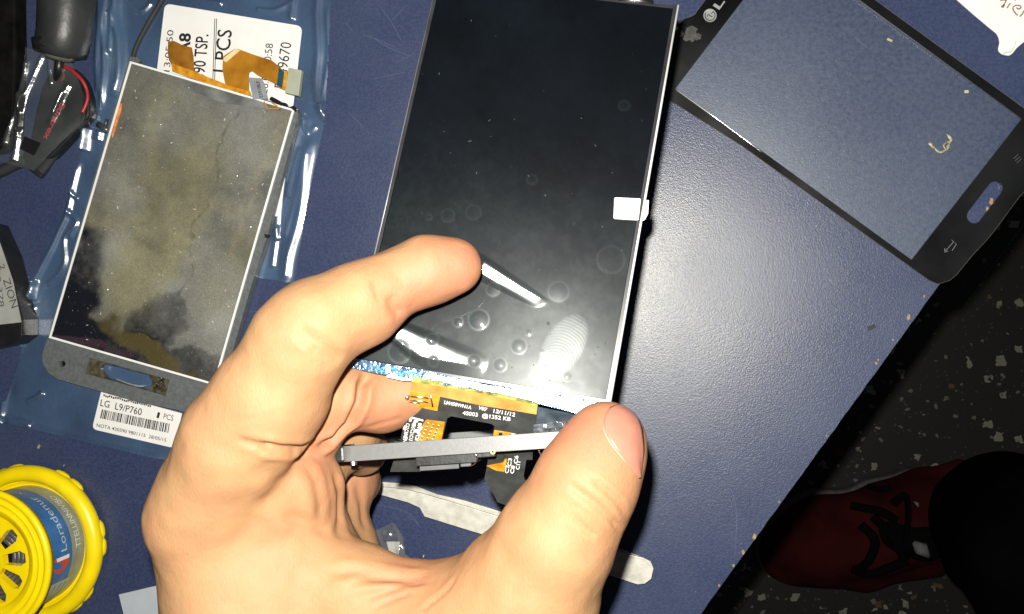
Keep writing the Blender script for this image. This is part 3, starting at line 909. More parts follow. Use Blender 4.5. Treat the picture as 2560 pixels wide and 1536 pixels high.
obj('contact_patch', *prism([(1236, 1076), (1279, 1083), (1277, 1104), (1230, 1104)], FP, .02, .1), M_amber, fx)
obj('contact_patch', *prism([(1216, 1165), (1258, 1157), (1262, 1148), (1268, 1148), (1261, 1180), (1240, 1177)], FP, .02, .1), M_amber, fx)
sl = []
for (x0, y0, x1, y1, w) in [(1020, 991, 1072, 995, 7), (1024, 1001, 1070, 1006, 6), (1076, 990, 1082, 1018, 6), (1014, 993, 1022, 998, 12), (1020, 1006, 1050, 1009, 4)]:
    a_ = FP.at(x0, y0, .4); b_ = FP.at(x1, y1, .4)
    sl.append(tube([a_, (a_ + b_) / 2, b_], w * .04, 8, flat=.5))
obj('solder_trace', *merge(sl), M_silver, fx, smooth=True)
sl = []
random.seed(21)
txt = []
for i, s_ in enumerate(['C12', 'C15', 'R4', 'C30', 'C21', 'R7', 'C9', 'C13', 'C20', 'C6']):
    col_, row_ = i % 3, i // 3
    x = 1016 + col_ * 15 - row_ * 3; y = 1058 + row_ * 15
    txt.append(text_on(s_, FP, (x, y), (x - 3, y + 13), 9, h=.03, bold=.02))
for i in range(14):
    x = 1014 + random.uniform(0, 46); y = 1044 + random.uniform(0, 62)
    x -= (y - 1044) * .22
    a_ = (x, y); txt.append(prism([(x, y), (x + 6, y + 1), (x + 4, y + 8), (x - 2, y + 7)], FP, .02, .05))
for (a, b) in [((1018, 1040), (1058, 1050))]:
    txt.append(prism([a, b, (b[0], b[1] + 4), (a[0], a[1] + 4)], FP, .02, .06))
txt.append(prism([(1276, 1083), (1319, 1091), (1319, 1094), (1276, 1087)], FP, .02, .06))
txt.append(text_on('LM450WN1A', FP, (1110, 1010), (1178, 1024), 11, h=.03, bold=.015))
txt.append(text_on('V07', FP, (1195, 1023), (1216, 1029), 11, h=.03, bold=.015))
txt.append(text_on('13/11/12', FP, (1233, 1032), (1287, 1042), 12, h=.03, bold=.015))
txt.append(text_on('4S003  @1352 KB', FP, (1156, 1037), (1276, 1053), 12, h=.03, bold=.015))
for (x, y, s_) in [(1274, 1155, 'C3'), (1290, 1148, 'C6'), (1268, 1172, 'C7'), (1281, 1173, 'C8'), (1295, 1163, 'C11')]:
    txt.append(text_on(s_, FP, (x + 3, y + 12), (x + 6, y - 8), 9, h=.03, bold=.02))
obj('cable_print', *merge(txt), M_silk, fx)
sl = []
for k in range(3):
    for j in range(7):
        x = 1068 + k * 13 - j * 3.6; y = 1058 + k * 3 + j * 8.5
        sl.append(prism([(x, y), (x + 5, y + 1), (x + 3.5, y + 6), (x - 1.5, y + 5)], FP, .11, .2))
obj('solder_pad', *merge(sl), pm('solder', (.7, .66, .5), .3, metal=.8), fx)
obj('chip', *prism([(1247, 1084), (1256, 1085), (1255, 1094), (1246, 1093)], FP, .11, .6), M_black, fx)
# crumpled clear tape at the right end of the ledge
random.seed(3)
tp = []
base_c = []
nx_, ny_ = 16, 8
for j in range(ny_):
    for i in range(nx_):
        x = 1334 + i * 8; y = 1062 + j * 5 - i * 1.0
        base_c.append(FP.at(x, y, .6 + random.uniform(-.5, .9)))
fcs = [(j * nx_ + i, j * nx_ + i + 1, (j + 1) * nx_ + i + 1, (j + 1) * nx_ + i) for j in range(ny_ - 1) for i in range(nx_ - 1)]
M_film = film_mat('clear_film', haze=.12, gloss=.3, rough=.12)
obj('crumpled_tape', base_c, fcs, M_film, held)
obj('lower_tab', *prism([(1342, 1018), (1447, 1038), (1440, 1072), (1335, 1090)], FP, -.6, -.45), pm('dark_tab', (.05, .065, .08), .25, var=.4, vs=300), held)

# ================================================================== PHONE CHASSIS held edge-on
cha = thing('phone_chassis', 'dark grey phone mid frame held edge-on inside the fingers below the display', 'phone frame', P(1110, 1140, 60))
A0 = P(826, 1138, 96.0); B0 = P(1418, 1098, 97.0)
ca_ax = (B0 - A0); LEN = np.linalg.norm(ca_ax) + 4; ca_ax /= np.linalg.norm(ca_ax)
dp = np.array((-.01, -.10, -1.0)); dp /= np.linalg.norm(dp)
cc_ = np.cross(ca_ax, dp); cc_ /= np.linalg.norm(cc_)
if cc_[1] > 0: cc_ = -cc_
T_ = 3.7
def CB(a0, a1, b0, b1, c0, c1):
    """box in chassis coordinates: along the bar, down the depth, across the thickness"""
    c = A0 + ca_ax * (a0 + a1) / 2 + dp * (b0 + b1) / 2 + cc_ * (c0 + c1) / 2
    return box_axes(c, ca_ax * (a1 - a0) / 2, dp * (b1 - b0) / 2, cc_ * (c1 - c0) / 2)
M_ch = pm('chassis_alloy', (.12, .125, .125), .42, metal=.15, var=.12, vs=900, bump=.15, bs=1500, bd=.0001, col2=(.14, .145, .145), spec=1.0)
M_chd = pm('chassis_black', (.02, .021, .022), .4, var=.3, bump=.3)
def bar_poly():
    # rounded end at the left
    pts = [(0.0, 0.0)]
    return pts
# edge bar: outline in (along, depth), rounded corner at the left
ring = []
R = 5.0
outl = []
for k in range(9):
    t = math.pi / 2 * k / 8
    outl.append((R - R * math.cos(t) if True else 0, R - R * math.sin(t)))
outl = outl  # from (0,R) to (R,0)
outer2 = outl + [(LEN - R + R * math.sin(math.pi / 2 * k / 8), R - R * math.cos(math.pi / 2 * k / 8)) for k in range(9)] + [(LEN, 58), (0, 58)]
iw = 1.6
inner2 = [(iw + (R - iw) * (1 - math.cos(math.pi / 2 * k / 8)), iw + (R - iw) * (1 - math.sin(math.pi / 2 * k / 8))) for k in range(9)]
inner2 = inner2 + [(LEN - iw, iw), (LEN - iw, 56.4), (iw, 56.4)]
def cpt(a, b, c): return A0 + ca_ax * a + dp * b + cc_ * c
o_t = [cpt(a, b, -T_ / 2) for a, b in outer2]; o_b = [cpt(a, b, T_ / 2) for a, b in outer2]
i_t = [cpt(a, b, -T_ / 2) for a, b in inner2]; i_b = [cpt(a, b, T_ / 2) for a, b in inner2]
rim = obj('rim', *prism_w(o_b, o_t, [i_b], [i_t]), M_ch, cha, bevel=.25)
plo = [(1.7, 3), (16.5, 3), (16.5, 6), (44, 6), (44, 3), (LEN - 1.8, 3), (LEN - 1.8, 56), (1.7, 56)]
plv = prism_w([cpt(a, b, .9) for a, b in plo], [cpt(a, b, 0.1) for a, b in plo])
plate = obj('inner_plate', *plv, pm('plate_black', (.03, .032, .035), .35, metal=.3, var=.4, vs=150, bump=.3), cha)
wp = []
for (a, b) in [(24, 18), (29, 19), (35, 18), (14, 22), (13, 27), (12, 31), (46, 20)]:
    wp.append(CB(a, a + 2.2, b, b + 4.5, -.08, .08))
obj('foam_pad', *merge(wp), M_white, plate)
scr_ = []
q = P(1232, 1130, 97)
ia = np.dot(q - A0, ca_ax); ic = np.dot(q - A0, cc_)
obj('screw', *tube([cpt(ia, .3, ic), cpt(ia, -.15, ic)], .62, 16), pm('brass_screw', (.25, .19, .12), .35, metal=.9), rim, smooth=False)
obj('screw_recess', *tube([cpt(ia, .3, ic), cpt(ia, -.18, ic)], .22, 10), M_dark, rim)
obj('end_cap', *CB(-.25, 3.4, -.12, 7, -T_ / 2 - .12, T_ / 2 + .12), M_chd, cha, bevel=.6)
obj('back_module', *CB(20.5, 35, 1.2, 9, T_ / 2 + .02, T_ / 2 + 2.2), M_chd, cha, bevel=.2)
obj('back_module', *CB(21, 30.5, 2.6, 3.6, T_ / 2 + 2.25, T_ / 2 + 3.4), pm('grey_module', (.10, .105, .11), .4), cha, bevel=.15)
obj('back_module', *CB(31, 33.5, 2.2, 3.2, T_ / 2 + 2.25, T_ / 2 + 3.0), pm('grey_module_small', (.10, .105, .11), .4), cha, bevel=.1)
obj('back_module', *CB(35.2, 39.5, .8, 3.5, T_ / 2 + .02, T_ / 2 + 1.1), M_chd, cha, bevel=.2)
obj('contact_spring', *tube(smooth_path([cpt(33.4, 2.2, T_ / 2 + 2.9), cpt(34.6, 1.8, T_ / 2 + 2.4), cpt(35.2, 1.5, T_ / 2 + 1.2), cpt(35.0, 1.4, T_ / 2 + .2)]), .16, 6), M_silver, cha, smooth=True)
obj('contact_spring', *tube(smooth_path([cpt(49.8, 1.2, T_ / 2 + .3), cpt(50.3, 1.6, T_ / 2 + 1.7), cpt(51.0, 2, T_ / 2 + 2.8), cpt(52.2, 2, T_ / 2 + 3.2)]), .18, 6), M_silver, cha, smooth=True)
obj('back_module', *CB(51.3, 58, 1.0, 6, T_ / 2 + .02, T_ / 2 + 2.4), pm('grey_rubber', (.05, .052, .05), .6), cha, bevel=.5)
obj('screw', *tube([cpt(4.8, 2.5, T_ / 2), cpt(4.8, 2.5, T_ / 2 + 1.0)], .9, 12), M_silver, cha)

# ================================================================== LEFT OLD DISPLAY
LZ = level(0)
old = thing('broken_display', 'dirty scratched phone display in a grey frame lying on clear plastic bags', 'phone display', P(430, 560, 1.0))
Z1 = 4.2
M_fr = pm('grey_frame', (.105, .115, .115), .5, var=.12, vs=700, bump=.5, bs=1500, bd=.0001)
fr_out = [(320, 152), (742, 272), (746, 284), (671, 580), (626, 722), (558, 962), (536, 1000), (528, 1020), (516, 1032), (498, 1038), (478, 1036), (446, 1026), (340, 1004), (243, 977), (146, 949), (122, 934), (108, 912), (105, 890), (112, 864), (121, 842)]
slot = [(224, 895), (424, 950), (414, 990), (213, 934)]
mic = [(156 + 8 * math.cos(t), 910 + 8 * math.sin(t)) for t in np.linspace(0, 2 * math.pi, 14, endpoint=False)]
obj('frame', *prism(fr_out, LZ, Z1 - 3.0, Z1, [slot, mic]), M_fr, old)
M_brown = pm('adhesive', (.03, .026, .014), .3, var=.6, vs=500, bump=.6, bs=700, bd=.0006, col2=(.11, .10, .06))
oval = rounded([(258, 908), (374, 938), (382, 962), (366, 976), (268, 948), (250, 922)], 12)
obj('slot_adhesive', *prism(inset(slot, -3), LZ, Z1 - 2.4, Z1 - .8, [oval]), M_brown, old)
ov2 = [P(x, y, Z1 - .7) for x, y in [(290, 948), (330, 962), (352, 966), (366, 964)]]
obj('slot_lip', *tube(smooth_path(ov2), [.25] * 10 + [.4] * 10 + [.2] * 5, 8), pm('clear_lip', (.8, .8, .8), .1, metal=.7), old, smooth=True)
gb = []
random.seed(5)
for k in range(22):
    x = random.uniform(383, 412); y = random.uniform(945, 982)
    gb.append(box_axes(P(x, y, Z1 - .6), np.array((random.uniform(.2, .7), random.uniform(-.3, .3), .1)), np.array((0, .3, random.uniform(-.2, .3))), np.array((0, 0, .25))))
obj('glue_lumps', *merge(gb), pm('dark_glue', (.04, .035, .025), .12, var=.6), old)
disp_q = [(325, 153), (736, 274), (537, 964), (122, 845)]
obj('mic_mesh', *prism(mic, LZ, Z1 - 2.9, Z1 - 1.6), M_dark, old)
# white border line
obj('white_border', *prism(disp_q, LZ, Z1 + .02, Z1 + .5, [inset(disp_q, 5)]), M_white, old)
# screen surface: fine grid with dirt colours
def dirty():
    Q = inset(disp_q, 4.5)
    W = [P(x, y, Z1 + .32) for x, y in Q]
    nu, nv_ = 260, 400
    uu, vv = np.meshgrid(np.linspace(0, 1, nu), np.linspace(0, 1, nv_))
    G = ((1 - uu)[..., None] * (1 - vv)[..., None] * W[0] + uu[..., None] * (1 - vv)[..., None] * W[1] + uu[..., None] * vv[..., None] * W[2] + (1 - uu)[..., None] * vv[..., None] * W[3])
    X = ((1 - uu) * (1 - vv) * Q[0][0] + uu * (1 - vv) * Q[1][0] + uu * vv * Q[2][0] + (1 - uu) * vv * Q[3][0])
    Y = ((1 - uu) * (1 - vv) * Q[0][1] + uu * (1 - vv) * Q[1][1] + uu * vv * Q[2][1] + (1 - uu) * vv * Q[3][1])
    pts = np.stack([X.ravel(), Y.ravel(), 0 * X.ravel()], 1)
    def nz(s, sd): return vnoise(pts, s, sd).reshape(X.shape)
    fb = nz(.012, 1) * .5 + nz(.03, 2) * .25 + nz(.07, 3) * .15 + nz(.2, 4) * .1
    fine = nz(.35, 5) * .5 + nz(.9, 6) * .5
    warp = (nz(.03, 21) - .5) * 40 + (nz(.09, 22) - .5) * 12
    Xw = X + warp; Yw = Y + (nz(.028, 23) - .5) * 40 + (nz(.09, 24) - .5) * 10
    def blob(cx, cy, rx, ry, an=0, soft=.5):
        a_ = math.radians(an); dx = Xw - cx; dy = Yw - cy
        u = (dx * math.cos(a_) + dy * math.sin(a_)) / rx; v = (-dx * math.sin(a_) + dy * math.cos(a_)) / ry
        return 1 / (1 + np.exp(((u * u + v * v) - 1) / soft * 3))
    # dust coverage (light), 1 = pale dust, 0 = clean black glass
    dust = .56 + .34 * (fb - .5) * 2
    dust += .22 * blob(430, 700, 200, 130, 20) + .12 * blob(330, 560, 160, 60, 70) + .1 * blob(570, 420, 90, 200, 15)
    dust -= .55 * blob(175, 760, 70, 190, 18, .35)
    dust -= .5 * blob(250, 860, 170, 60, 15, .35)
    dust -= .42 * blob(390, 800, 60, 80, 60, .35)
    dust -= .36 * blob(480, 915, 120, 42, 22, .4)
    dust -= .22 * blob(370, 590, 62, 38, 25, .5)
    dust += .18 * blob(560, 850, 60, 90, 15, .5)
    def streak(pts_, w):
        pp = smooth_path([(x, y, 0) for x, y in pts_], 6); best = np.full(X.shape, 1e9)
        for i in range(len(pp) - 1):
            a_ = pp[i]; ab = pp[i + 1] - a_; t = np.clip(((Xw - a_[0]) * ab[0] + (Yw - a_[1]) * ab[1]) / (ab @ ab + 1e-9), 0, 1)
            best = np.minimum(best, np.hypot(Xw - a_[0] - t * ab[0], Yw - a_[1] - t * ab[1]))
        return np.exp(-(best / w) ** 2)
    swirl = np.clip(streak([(430, 245), (385, 280), (372, 360), (378, 450), (430, 500), (455, 560), (440, 640), (400, 730)], 22) + streak([(255, 560), (330, 555), (420, 590), (470, 590), (530, 500), (600, 540)], 24) + streak([(700, 340), (660, 430), (620, 520), (585, 640)], 12), 0, 1)
    dust = dust + .16 * swirl
    dust = np.clip(dust, .01, 1) * (.88 + .24 * fine)
    olive = np.clip(.25 + .4 * swirl + 1.2 * (nz(.01, 9) - .4) + .5 * blob(420, 560, 70, 260, 25, .7), 0, 1)
    yel = blob(380, 880, 150, 26, 33, .5) * .8
    pur = blob(225, 862, 120, 14, 14, .4) * .7
    c_b = np.array((.006, .007, .012)); c_g = np.array((.25, .25, .225)); c_o = np.array((.235, .222, .125))
    C = c_b + (c_g + (c_o - c_g) * olive[..., None] * .8 - c_b) * dust[..., None]
    C = C * (1 - yel[..., None]) + np.array((.085, .068, .025)) * yel[..., None]
    C = C * (1 - pur[..., None]) + np.array((.05, .028, .038)) * pur[..., None]
    # crack line
    lx = 590 - (Y - 270) * .30 + 14 * np.sin(Y * .03) + (nz(.06, 12) - .5) * 26
    cr_ = np.exp(-((X - lx) / 4.5) ** 2) * ((Y > 270) & (Y < 740)) * .42 * np.clip(nz(.08, 13) * 1.8 - .4, 0, 1)
    C = C * (1 - cr_[..., None]) + np.array((.025, .018, .008)) * cr_[..., None]
    # specks
    s1 = np.clip(nz(.55, 14) - .90, 0, 1) * 14 * np.clip(nz(.02, 15) - .25, 0, 1) * 1.6
    s1 = np.clip(s1, 0, 1)
    C = C + (np.array((.55, .55, .5)) - C) * s1[..., None]
    sl2 = np.clip(1.0 - np.abs((X * .96 + Y * .28 + 8 * nz(.02, 31)) % 47 - 20) / .8, 0, 1) * np.clip(nz(.03, 33) - .6, 0, 1) * .6
    C = C + .2 * sl2[..., None]
    H_ = (fb - .5) * .25 + s1 * .10 + (nz(.15, 16) - .5) * .04
    V = G.copy(); V[..., 2] += np.clip(H_, -.2, .3) * .5
    ii = np.arange(nu * nv_).reshape(nv_, nu)
    Fc = np.stack([ii[:-1, :-1], ii[:-1, 1:], ii[1:, 1:], ii[1:, :-1]], -1).reshape(-1, 4)
    return V.reshape(-1, 3), Fc, C.reshape(-1, 3), dust.ravel()
dv, df_, dc, dd_ = dirty()
def dirty_mat():
    m = bpy.data.materials.new('dirty_glass'); m.use_nodes = True
    nt = m.node_tree; L = nt.links; p = nt.nodes['Principled BSDF']
    at = nd(nt, 'ShaderNodeVertexColor'); at.layer_name = 'dirt'
    tc = nd(nt, 'ShaderNodeTexCoord'); n = nd(nt, 'ShaderNodeTexNoise'); n.inputs['Scale'].default_value = 2200; n.inputs['Detail'].default_value = 3
    L.new(tc.outputs['Object'], n.inputs['Vector'])
    mr = nd(nt, 'ShaderNodeMapRange'); mr.inputs[1].default_value = .3; mr.inputs[2].default_value = .7; mr.inputs[3].default_value = .8; mr.inputs[4].default_value = 1.2
    L.new(n.outputs[0], mr.inputs[0])
    x = nd(nt, 'ShaderNodeVectorMath', operation='SCALE'); L.new(at.outputs['Color'], x.inputs[0]); L.new(mr.outputs[0], x.inputs['Scale'])
    L.new(x.outputs[0], p.inputs['Base Color'])
    p.inputs['Roughness'].default_value = .3
    n2 = nd(nt, 'ShaderNodeTexNoise'); n2.inputs['Scale'].default_value = 500; n2.inputs['Detail'].default_value = 8
    L.new(tc.outputs['Object'], n2.inputs['Vector'])
    b = nd(nt, 'ShaderNodeBump'); b.inputs['Strength'].default_value = .5; b.inputs['Distance'].default_value = .0003
    L.new(n2.outputs[0], b.inputs['Height']); L.new(b.outputs[0], p.inputs['Normal'])
    return m
do_ = obj('screen', dv, df_, dirty_mat(), old, smooth=True)
cl = do_.data.color_attributes.new('dirt', 'FLOAT_COLOR', 'POINT')
cl.data.foreach_set('color', np.concatenate([dc, np.ones((len(dc), 1))], 1).astype(np.float32).ravel())
# bright glue specks and scratches standing on the screen
random.seed(31)
sp = []
for k in range(170):
    u, v = random.random(), random.random()
    q = np.array(disp_q[0]) * (1 - u) * (1 - v) + np.array(disp_q[1]) * u * (1 - v) + np.array(disp_q[2]) * u * v + np.array(disp_q[3]) * (1 - u) * v
    if v > .75 and random.random() < .6: continue
    if u < .04 or u > .96 or v < .03 or v > .97: continue
    w = P(q[0], q[1], Z1 + .5); s_ = random.uniform(.05, .16); an = random.uniform(0, 3.14)
    l = s_ * random.choice((1, 1, 1.5, 3))
    sp.append(box_axes(w, (l * math.cos(an), l * math.sin(an), .02), (-s_ * math.sin(an), s_ * math.cos(an), random.uniform(-.05, .05)), (0, 0, .06)))
obj('dust_specks', *merge(sp), pm('dust_speck', (.6, .6, .55), .3, metal=.3), do_)
M_orange = pm('orange_glint', (.75, .12, .02), .3, var=.5, vs=900, col2=(.95, .35, .08))  # orange reflection on the screen edge, painted as a thin coloured strip
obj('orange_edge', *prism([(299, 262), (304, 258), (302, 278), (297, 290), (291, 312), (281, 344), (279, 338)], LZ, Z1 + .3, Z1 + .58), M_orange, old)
# reflection along the top of the screen, painted as a silver strip
obj('top_strip', *prism([(440, 196), (640, 250), (705, 272), (700, 278), (560, 258), (470, 226)], LZ, Z1 + .3, Z1 + .50), pm('dull_sheen', (.30, .31, .30), .4, metal=.6, var=.35, vs=120), old)
# amber flex tails
def strip_surface(poly, z, bend):
    """flat outline with a soft arch, thickened"""
    top = [P(x, y, z) for x, y in poly]
    return top
fa = [(420, 104), (436, 103), (456, 113), (479, 119), (483, 140), (485, 179), (455, 170), (428, 161), (422, 150), (419, 130)]
obj('flat_cable', *prism(fa, LZ, Z1 + .6, Z1 + .8), pm('amber_flex', (.20, .08, .010), .25, var=.35, vs=300, coat=.4, col2=(.34, .15, .02), bump=.4, bs=200, bd=.001), old)
obj('flat_cable', *prism([(428, 163), (430, 159), (485, 178), (517, 192), (563, 210), (623, 226), (628, 241), (560, 222), (500, 204), (430, 178)], LZ, Z1 + .5, Z1 + 1.1), M_amber, old, bevel=.1)
fb_ = rounded([(557, 143), (562, 138), (590, 121), (640, 139), (679, 151), (697, 166), (713, 181), (709, 224), (697, 221), (690, 211), (647, 190), (629, 177), (622, 181), (622, 228), (563, 212), (556, 176)], 6, 3)
o_ = obj('flat_cable', *prism(fb_, LZ, Z1 + 1.2, Z1 + 1.4), pm('amber_flex_wide', (.26, .10, .010), .2, var=.35, vs=120, coat=.6, col2=(.48, .22, .02), bump=.6, bs=100, bd=.002), old)
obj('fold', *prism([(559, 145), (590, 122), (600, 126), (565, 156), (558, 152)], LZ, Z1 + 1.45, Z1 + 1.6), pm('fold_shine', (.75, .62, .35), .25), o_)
obj('stiffener', *prism([(697, 168), (712, 182), (706, 222), (692, 213)], LZ, Z1 + 1.45, Z1 + 1.55), pm('teal_trace', (.02, .07, .09), .3), o_)
obj('contact_row', *prism([(711, 180), (719, 178), (714, 226), (705, 224)], LZ, Z1 + 1.45, Z1 + 1.6), M_amber, o_)
obj('connector', *prism([(721, 169), (754, 176), (746, 240), (712, 232)], LZ, Z1 + .9, Z1 + 3.0), pm('beige_connector', (.34, .36, .27), .5, var=.06), o_, bevel=.15)
tgp = [(621, 194), (653, 196), (660, 208), (670, 249), (632, 247)]
tg_ = obj('chip_tag', *prism(tgp, LZ, Z1 + 1.7, Z1 + 2.0), pm('grey_tag', (.33, .36, .38), .35, metal=.3, var=.1), old)
obj('tag_print', *text_on('E591I8LF', level(Z1 + 2.02), (657, 243), (648, 202), 9, h=.02, bold=.01), M_print, tg_)
sm_ = []
for pth in [[(660, 254), (668, 271), (697, 272), (694, 266), (680, 258)]]:
    sm_.append(tube([P(x, y, Z1 + .8) for x, y in pth], .22, 6))
obj('amber_loop', *merge(sm_), M_amber, old)
obj('torn_edge', *prism(rounded([(672, 249), (678, 241), (692, 248), (705, 256), (716, 258), (720, 268), (700, 264), (684, 256)], 3, 2), LZ, Z1 - .5, Z1 + .7), M_black, old)
obj('torn_edge', *prism([(724, 268), (734, 264), (742, 272), (738, 280)], LZ, Z1 - .5, Z1 + .7), M_black, old)
obj('corner_tab', *prism([(322, 150), (326, 142), (344, 144), (352, 153), (344, 158)], LZ, Z1 - 1, Z1 + .1), M_fr, old)
obj('black_nick', *prism([(661, 585), (674, 588), (668, 596), (662, 594)], LZ, Z1 - .5, Z1 + .6), M_black, old)

# ================================================================== CLEAR PLASTIC BAGS
def bag_sheet(outline, z0, ridges, n=300, seed=1, amp=.5, amp2=.12, edge_h=0.0):
    """clear film laid over the outline (pixels) with folds given as (pixels, height mm, half-width mm)"""
    W = np.array([P(x, y, 0)[:2] for x, y in outline])
    lo = W.min(0); hi = W.max(0); s = .30
    nx_, ny_ = int((hi[0] - lo[0]) / s) + 2, int((hi[1] - lo[1]) / s) + 2
    X, Y = np.meshgrid(lo[0] + np.arange(nx_) * s, lo[1] + np.arange(ny_) * s)
    ins = np.zeros(X.shape, bool)
    m = len(W)
    dmin = np.full(X.shape, 1e9)
    for i in range(m):
        x0, y0 = W[i]; x1, y1 = W[(i + 1) % m]
        c = ((y0 > Y) != (y1 > Y)) & (X < (x1 - x0) * (Y - y0) / (y1 - y0 + 1e-9) + x0)
        ins ^= c
        ab = np.array((x1 - x0, y1 - y0)); t = np.clip(((X - x0) * ab[0] + (Y - y0) * ab[1]) / (ab @ ab), 0, 1)
        dmin = np.minimum(dmin, np.hypot(X - x0 - t * ab[0], Y - y0 - t * ab[1]))
    pts = np.stack([X.ravel(), Y.ravel(), 0 * X.ravel()], 1)
    H_ = ((vnoise(pts, .06, seed) - .5) * amp + (vnoise(pts, .2, seed + 1) - .5) * amp2).reshape(X.shape) + amp * .5
    wx = X + ((vnoise(pts, .07, seed + 3) - .5) * 1.8).reshape(X.shape); wy = Y + ((vnoise(pts, .07, seed + 4) - .5) * 1.8).reshape(X.shape)
    for pth, h, w in ridges:
        w3 = smooth_path([(*P(x, y, 0)[:2], 0) for x, y in pth], 5)
        best = np.full(X.shape, 1e9); par = np.zeros(X.shape)
        for i in range(len(w3) - 1):
            a_ = w3[i]; ab = (w3[i + 1] - a_)[:2]
            t = np.clip(((wx - a_[0]) * ab[0] + (wy - a_[1]) * ab[1]) / (ab @ ab + 1e-9), 0, 1)
            dd = np.hypot(wx - a_[0] - t * ab[0], wy - a_[1] - t * ab[1])
            mk = dd < best; best[mk] = dd[mk]; par[mk] = (i + t[mk]) / (len(w3) - 1)
        ctr = np.mean(w3, 0); nslope = math.hypot(ctr[0], ctr[1]) / CAMZ * (.96 if abs(ctr[0]) > 60 else 1)
        we = w * 1.75; h = nslope * we / .858 * 1.12 * (.9 + .12 * h)
        mod = .93 + .16 * vnoise(np.stack([par.ravel() * 6, 0 * par.ravel() + h * 7, 0 * par.ravel() + seed], 1), 1.0, 8).reshape(X.shape)
        H_ += h * mod * np.exp(-np.abs(best / we) ** 2) * np.clip(np.minimum(par, 1 - par) * 9 + .1, 0, 1)
    Z = z0 + H_
    use = ins
    idn = -np.ones(X.shape, int)
    cell = use[:-1, :-1] & use[1:, :-1] & use[:-1, 1:] & use[1:, 1:]
    vm = np.zeros(X.shape, bool)
    vm[:-1, :-1] |= cell; vm[1:, :-1] |= cell; vm[:-1, 1:] |= cell; vm[1:, 1:] |= cell
    idn[vm] = np.arange(vm.sum())
    V = np.stack([X[vm], Y[vm], Z[vm]], 1)
    c = np.argwhere(cell)
    Fc = np.stack([idn[c[:, 0], c[:, 1]], idn[c[:, 0], c[:, 1] + 1], idn[c[:, 0] + 1, c[:, 1] + 1], idn[c[:, 0] + 1, c[:, 1]]], 1)
    return V, Fc
M_bag = film_mat('bag_film', tint=(.93, .98, 1), haze=.10, gloss=.17, rough=.25, hazecol=(.28, .58, 1), bump=.08, bs=200)
bagB = thing('plastic_bag', 'clear plastic bag with the large white stock label, under the top of the dirty display', 'plastic bag', P(620, 300, 0))
outB = [(300, -120), (836, -120), (828, 60), (816, 300), (788, 430), (762, 560), (738, 712), (690, 702), (600, 690), (330, 660), (240, 600), (250, 330), (262, 60)]
rB = [([(800, -60), (796, 60), (792, 180), (800, 250), (808, 300)], 1.7, .75), ([(742, -40), (738, 20), (734, 60)], 1.6, .7), ([(822, 20), (815, 200), (806, 300)], .9, .35),
      ([(806, 262), (812, 300), (808, 310)], 1.6, .9), ([(770, 360), (745, 470), (728, 540), (712, 600)], 1.6, .8), ([(778, 350), (760, 470), (744, 560), (722, 640), (716, 708)], 2.0, 1.0),
      ([(756, 370), (735, 440), (722, 500)], 1.3, .6), ([(470, -4), (520, 4), (560, 12)], 1.2, .5), ([(640, 28), (690, 32), (735, 12)], 1.2, .5), ([(768, 300), (775, 330), (790, 320)], 1.0, .5),
      ([(760, 295), (762, 320), (770, 345)], .9, .4), ([(695, 560), (690, 620), (684, 668)], 1.0, .6), ([(300, -40), (345, 30), (380, 10)], 1.0, .5), ([(640, 700), (700, 704), (738, 712)], .5, .4),
      ([(700, 500), (694, 560), (700, 600)], 1.2, .6)]
obj('bag_film', *bag_sheet(outB, .5, rB, seed=3), M_bag, bagB, smooth=True)
lab = rounded([(412, 9), (756, 66), (701, 543), (356, 486)], [16, 16, 12, 10])
ZL = 2.0
lo_ = obj('label', *prism(lab, level(0), ZL - .15, ZL), M_paper, bagB)
PLL = level(ZL)
tx = []
def T(s, a, b, cap, bold=0.0, w=None):
    tx.append(text_on(s, PLL, a, b, cap, h=.02, bold=bold))
T('13:05:50', (424, 180), (434, 76), 17)
T('RA8', (470, 160), (477, 84), 30, .03)
T('S4 I9090 TSP.', (505, 264), (521, 87), 33, .012)
T('1 PCS', (568, 182), (580, 76), 38, .008)
T('28.05 10:58', (668, 235), (683, 110), 20)
T('RF49670', (712, 222), (729, 108), 29)
for dx in (-2, 2.5):
    a_, b_ = (534 + dx, 200), (539 + dx, 47)
    tx.append(prism([(a_[0] - .9, a_[1]), (b_[0] - .9, b_[1]), (b_[0] + .9, b_[1]), (a_[0] + .9, a_[1])], PLL, .01, .03))
obj('label_print', *merge(tx), M_print, lo_)

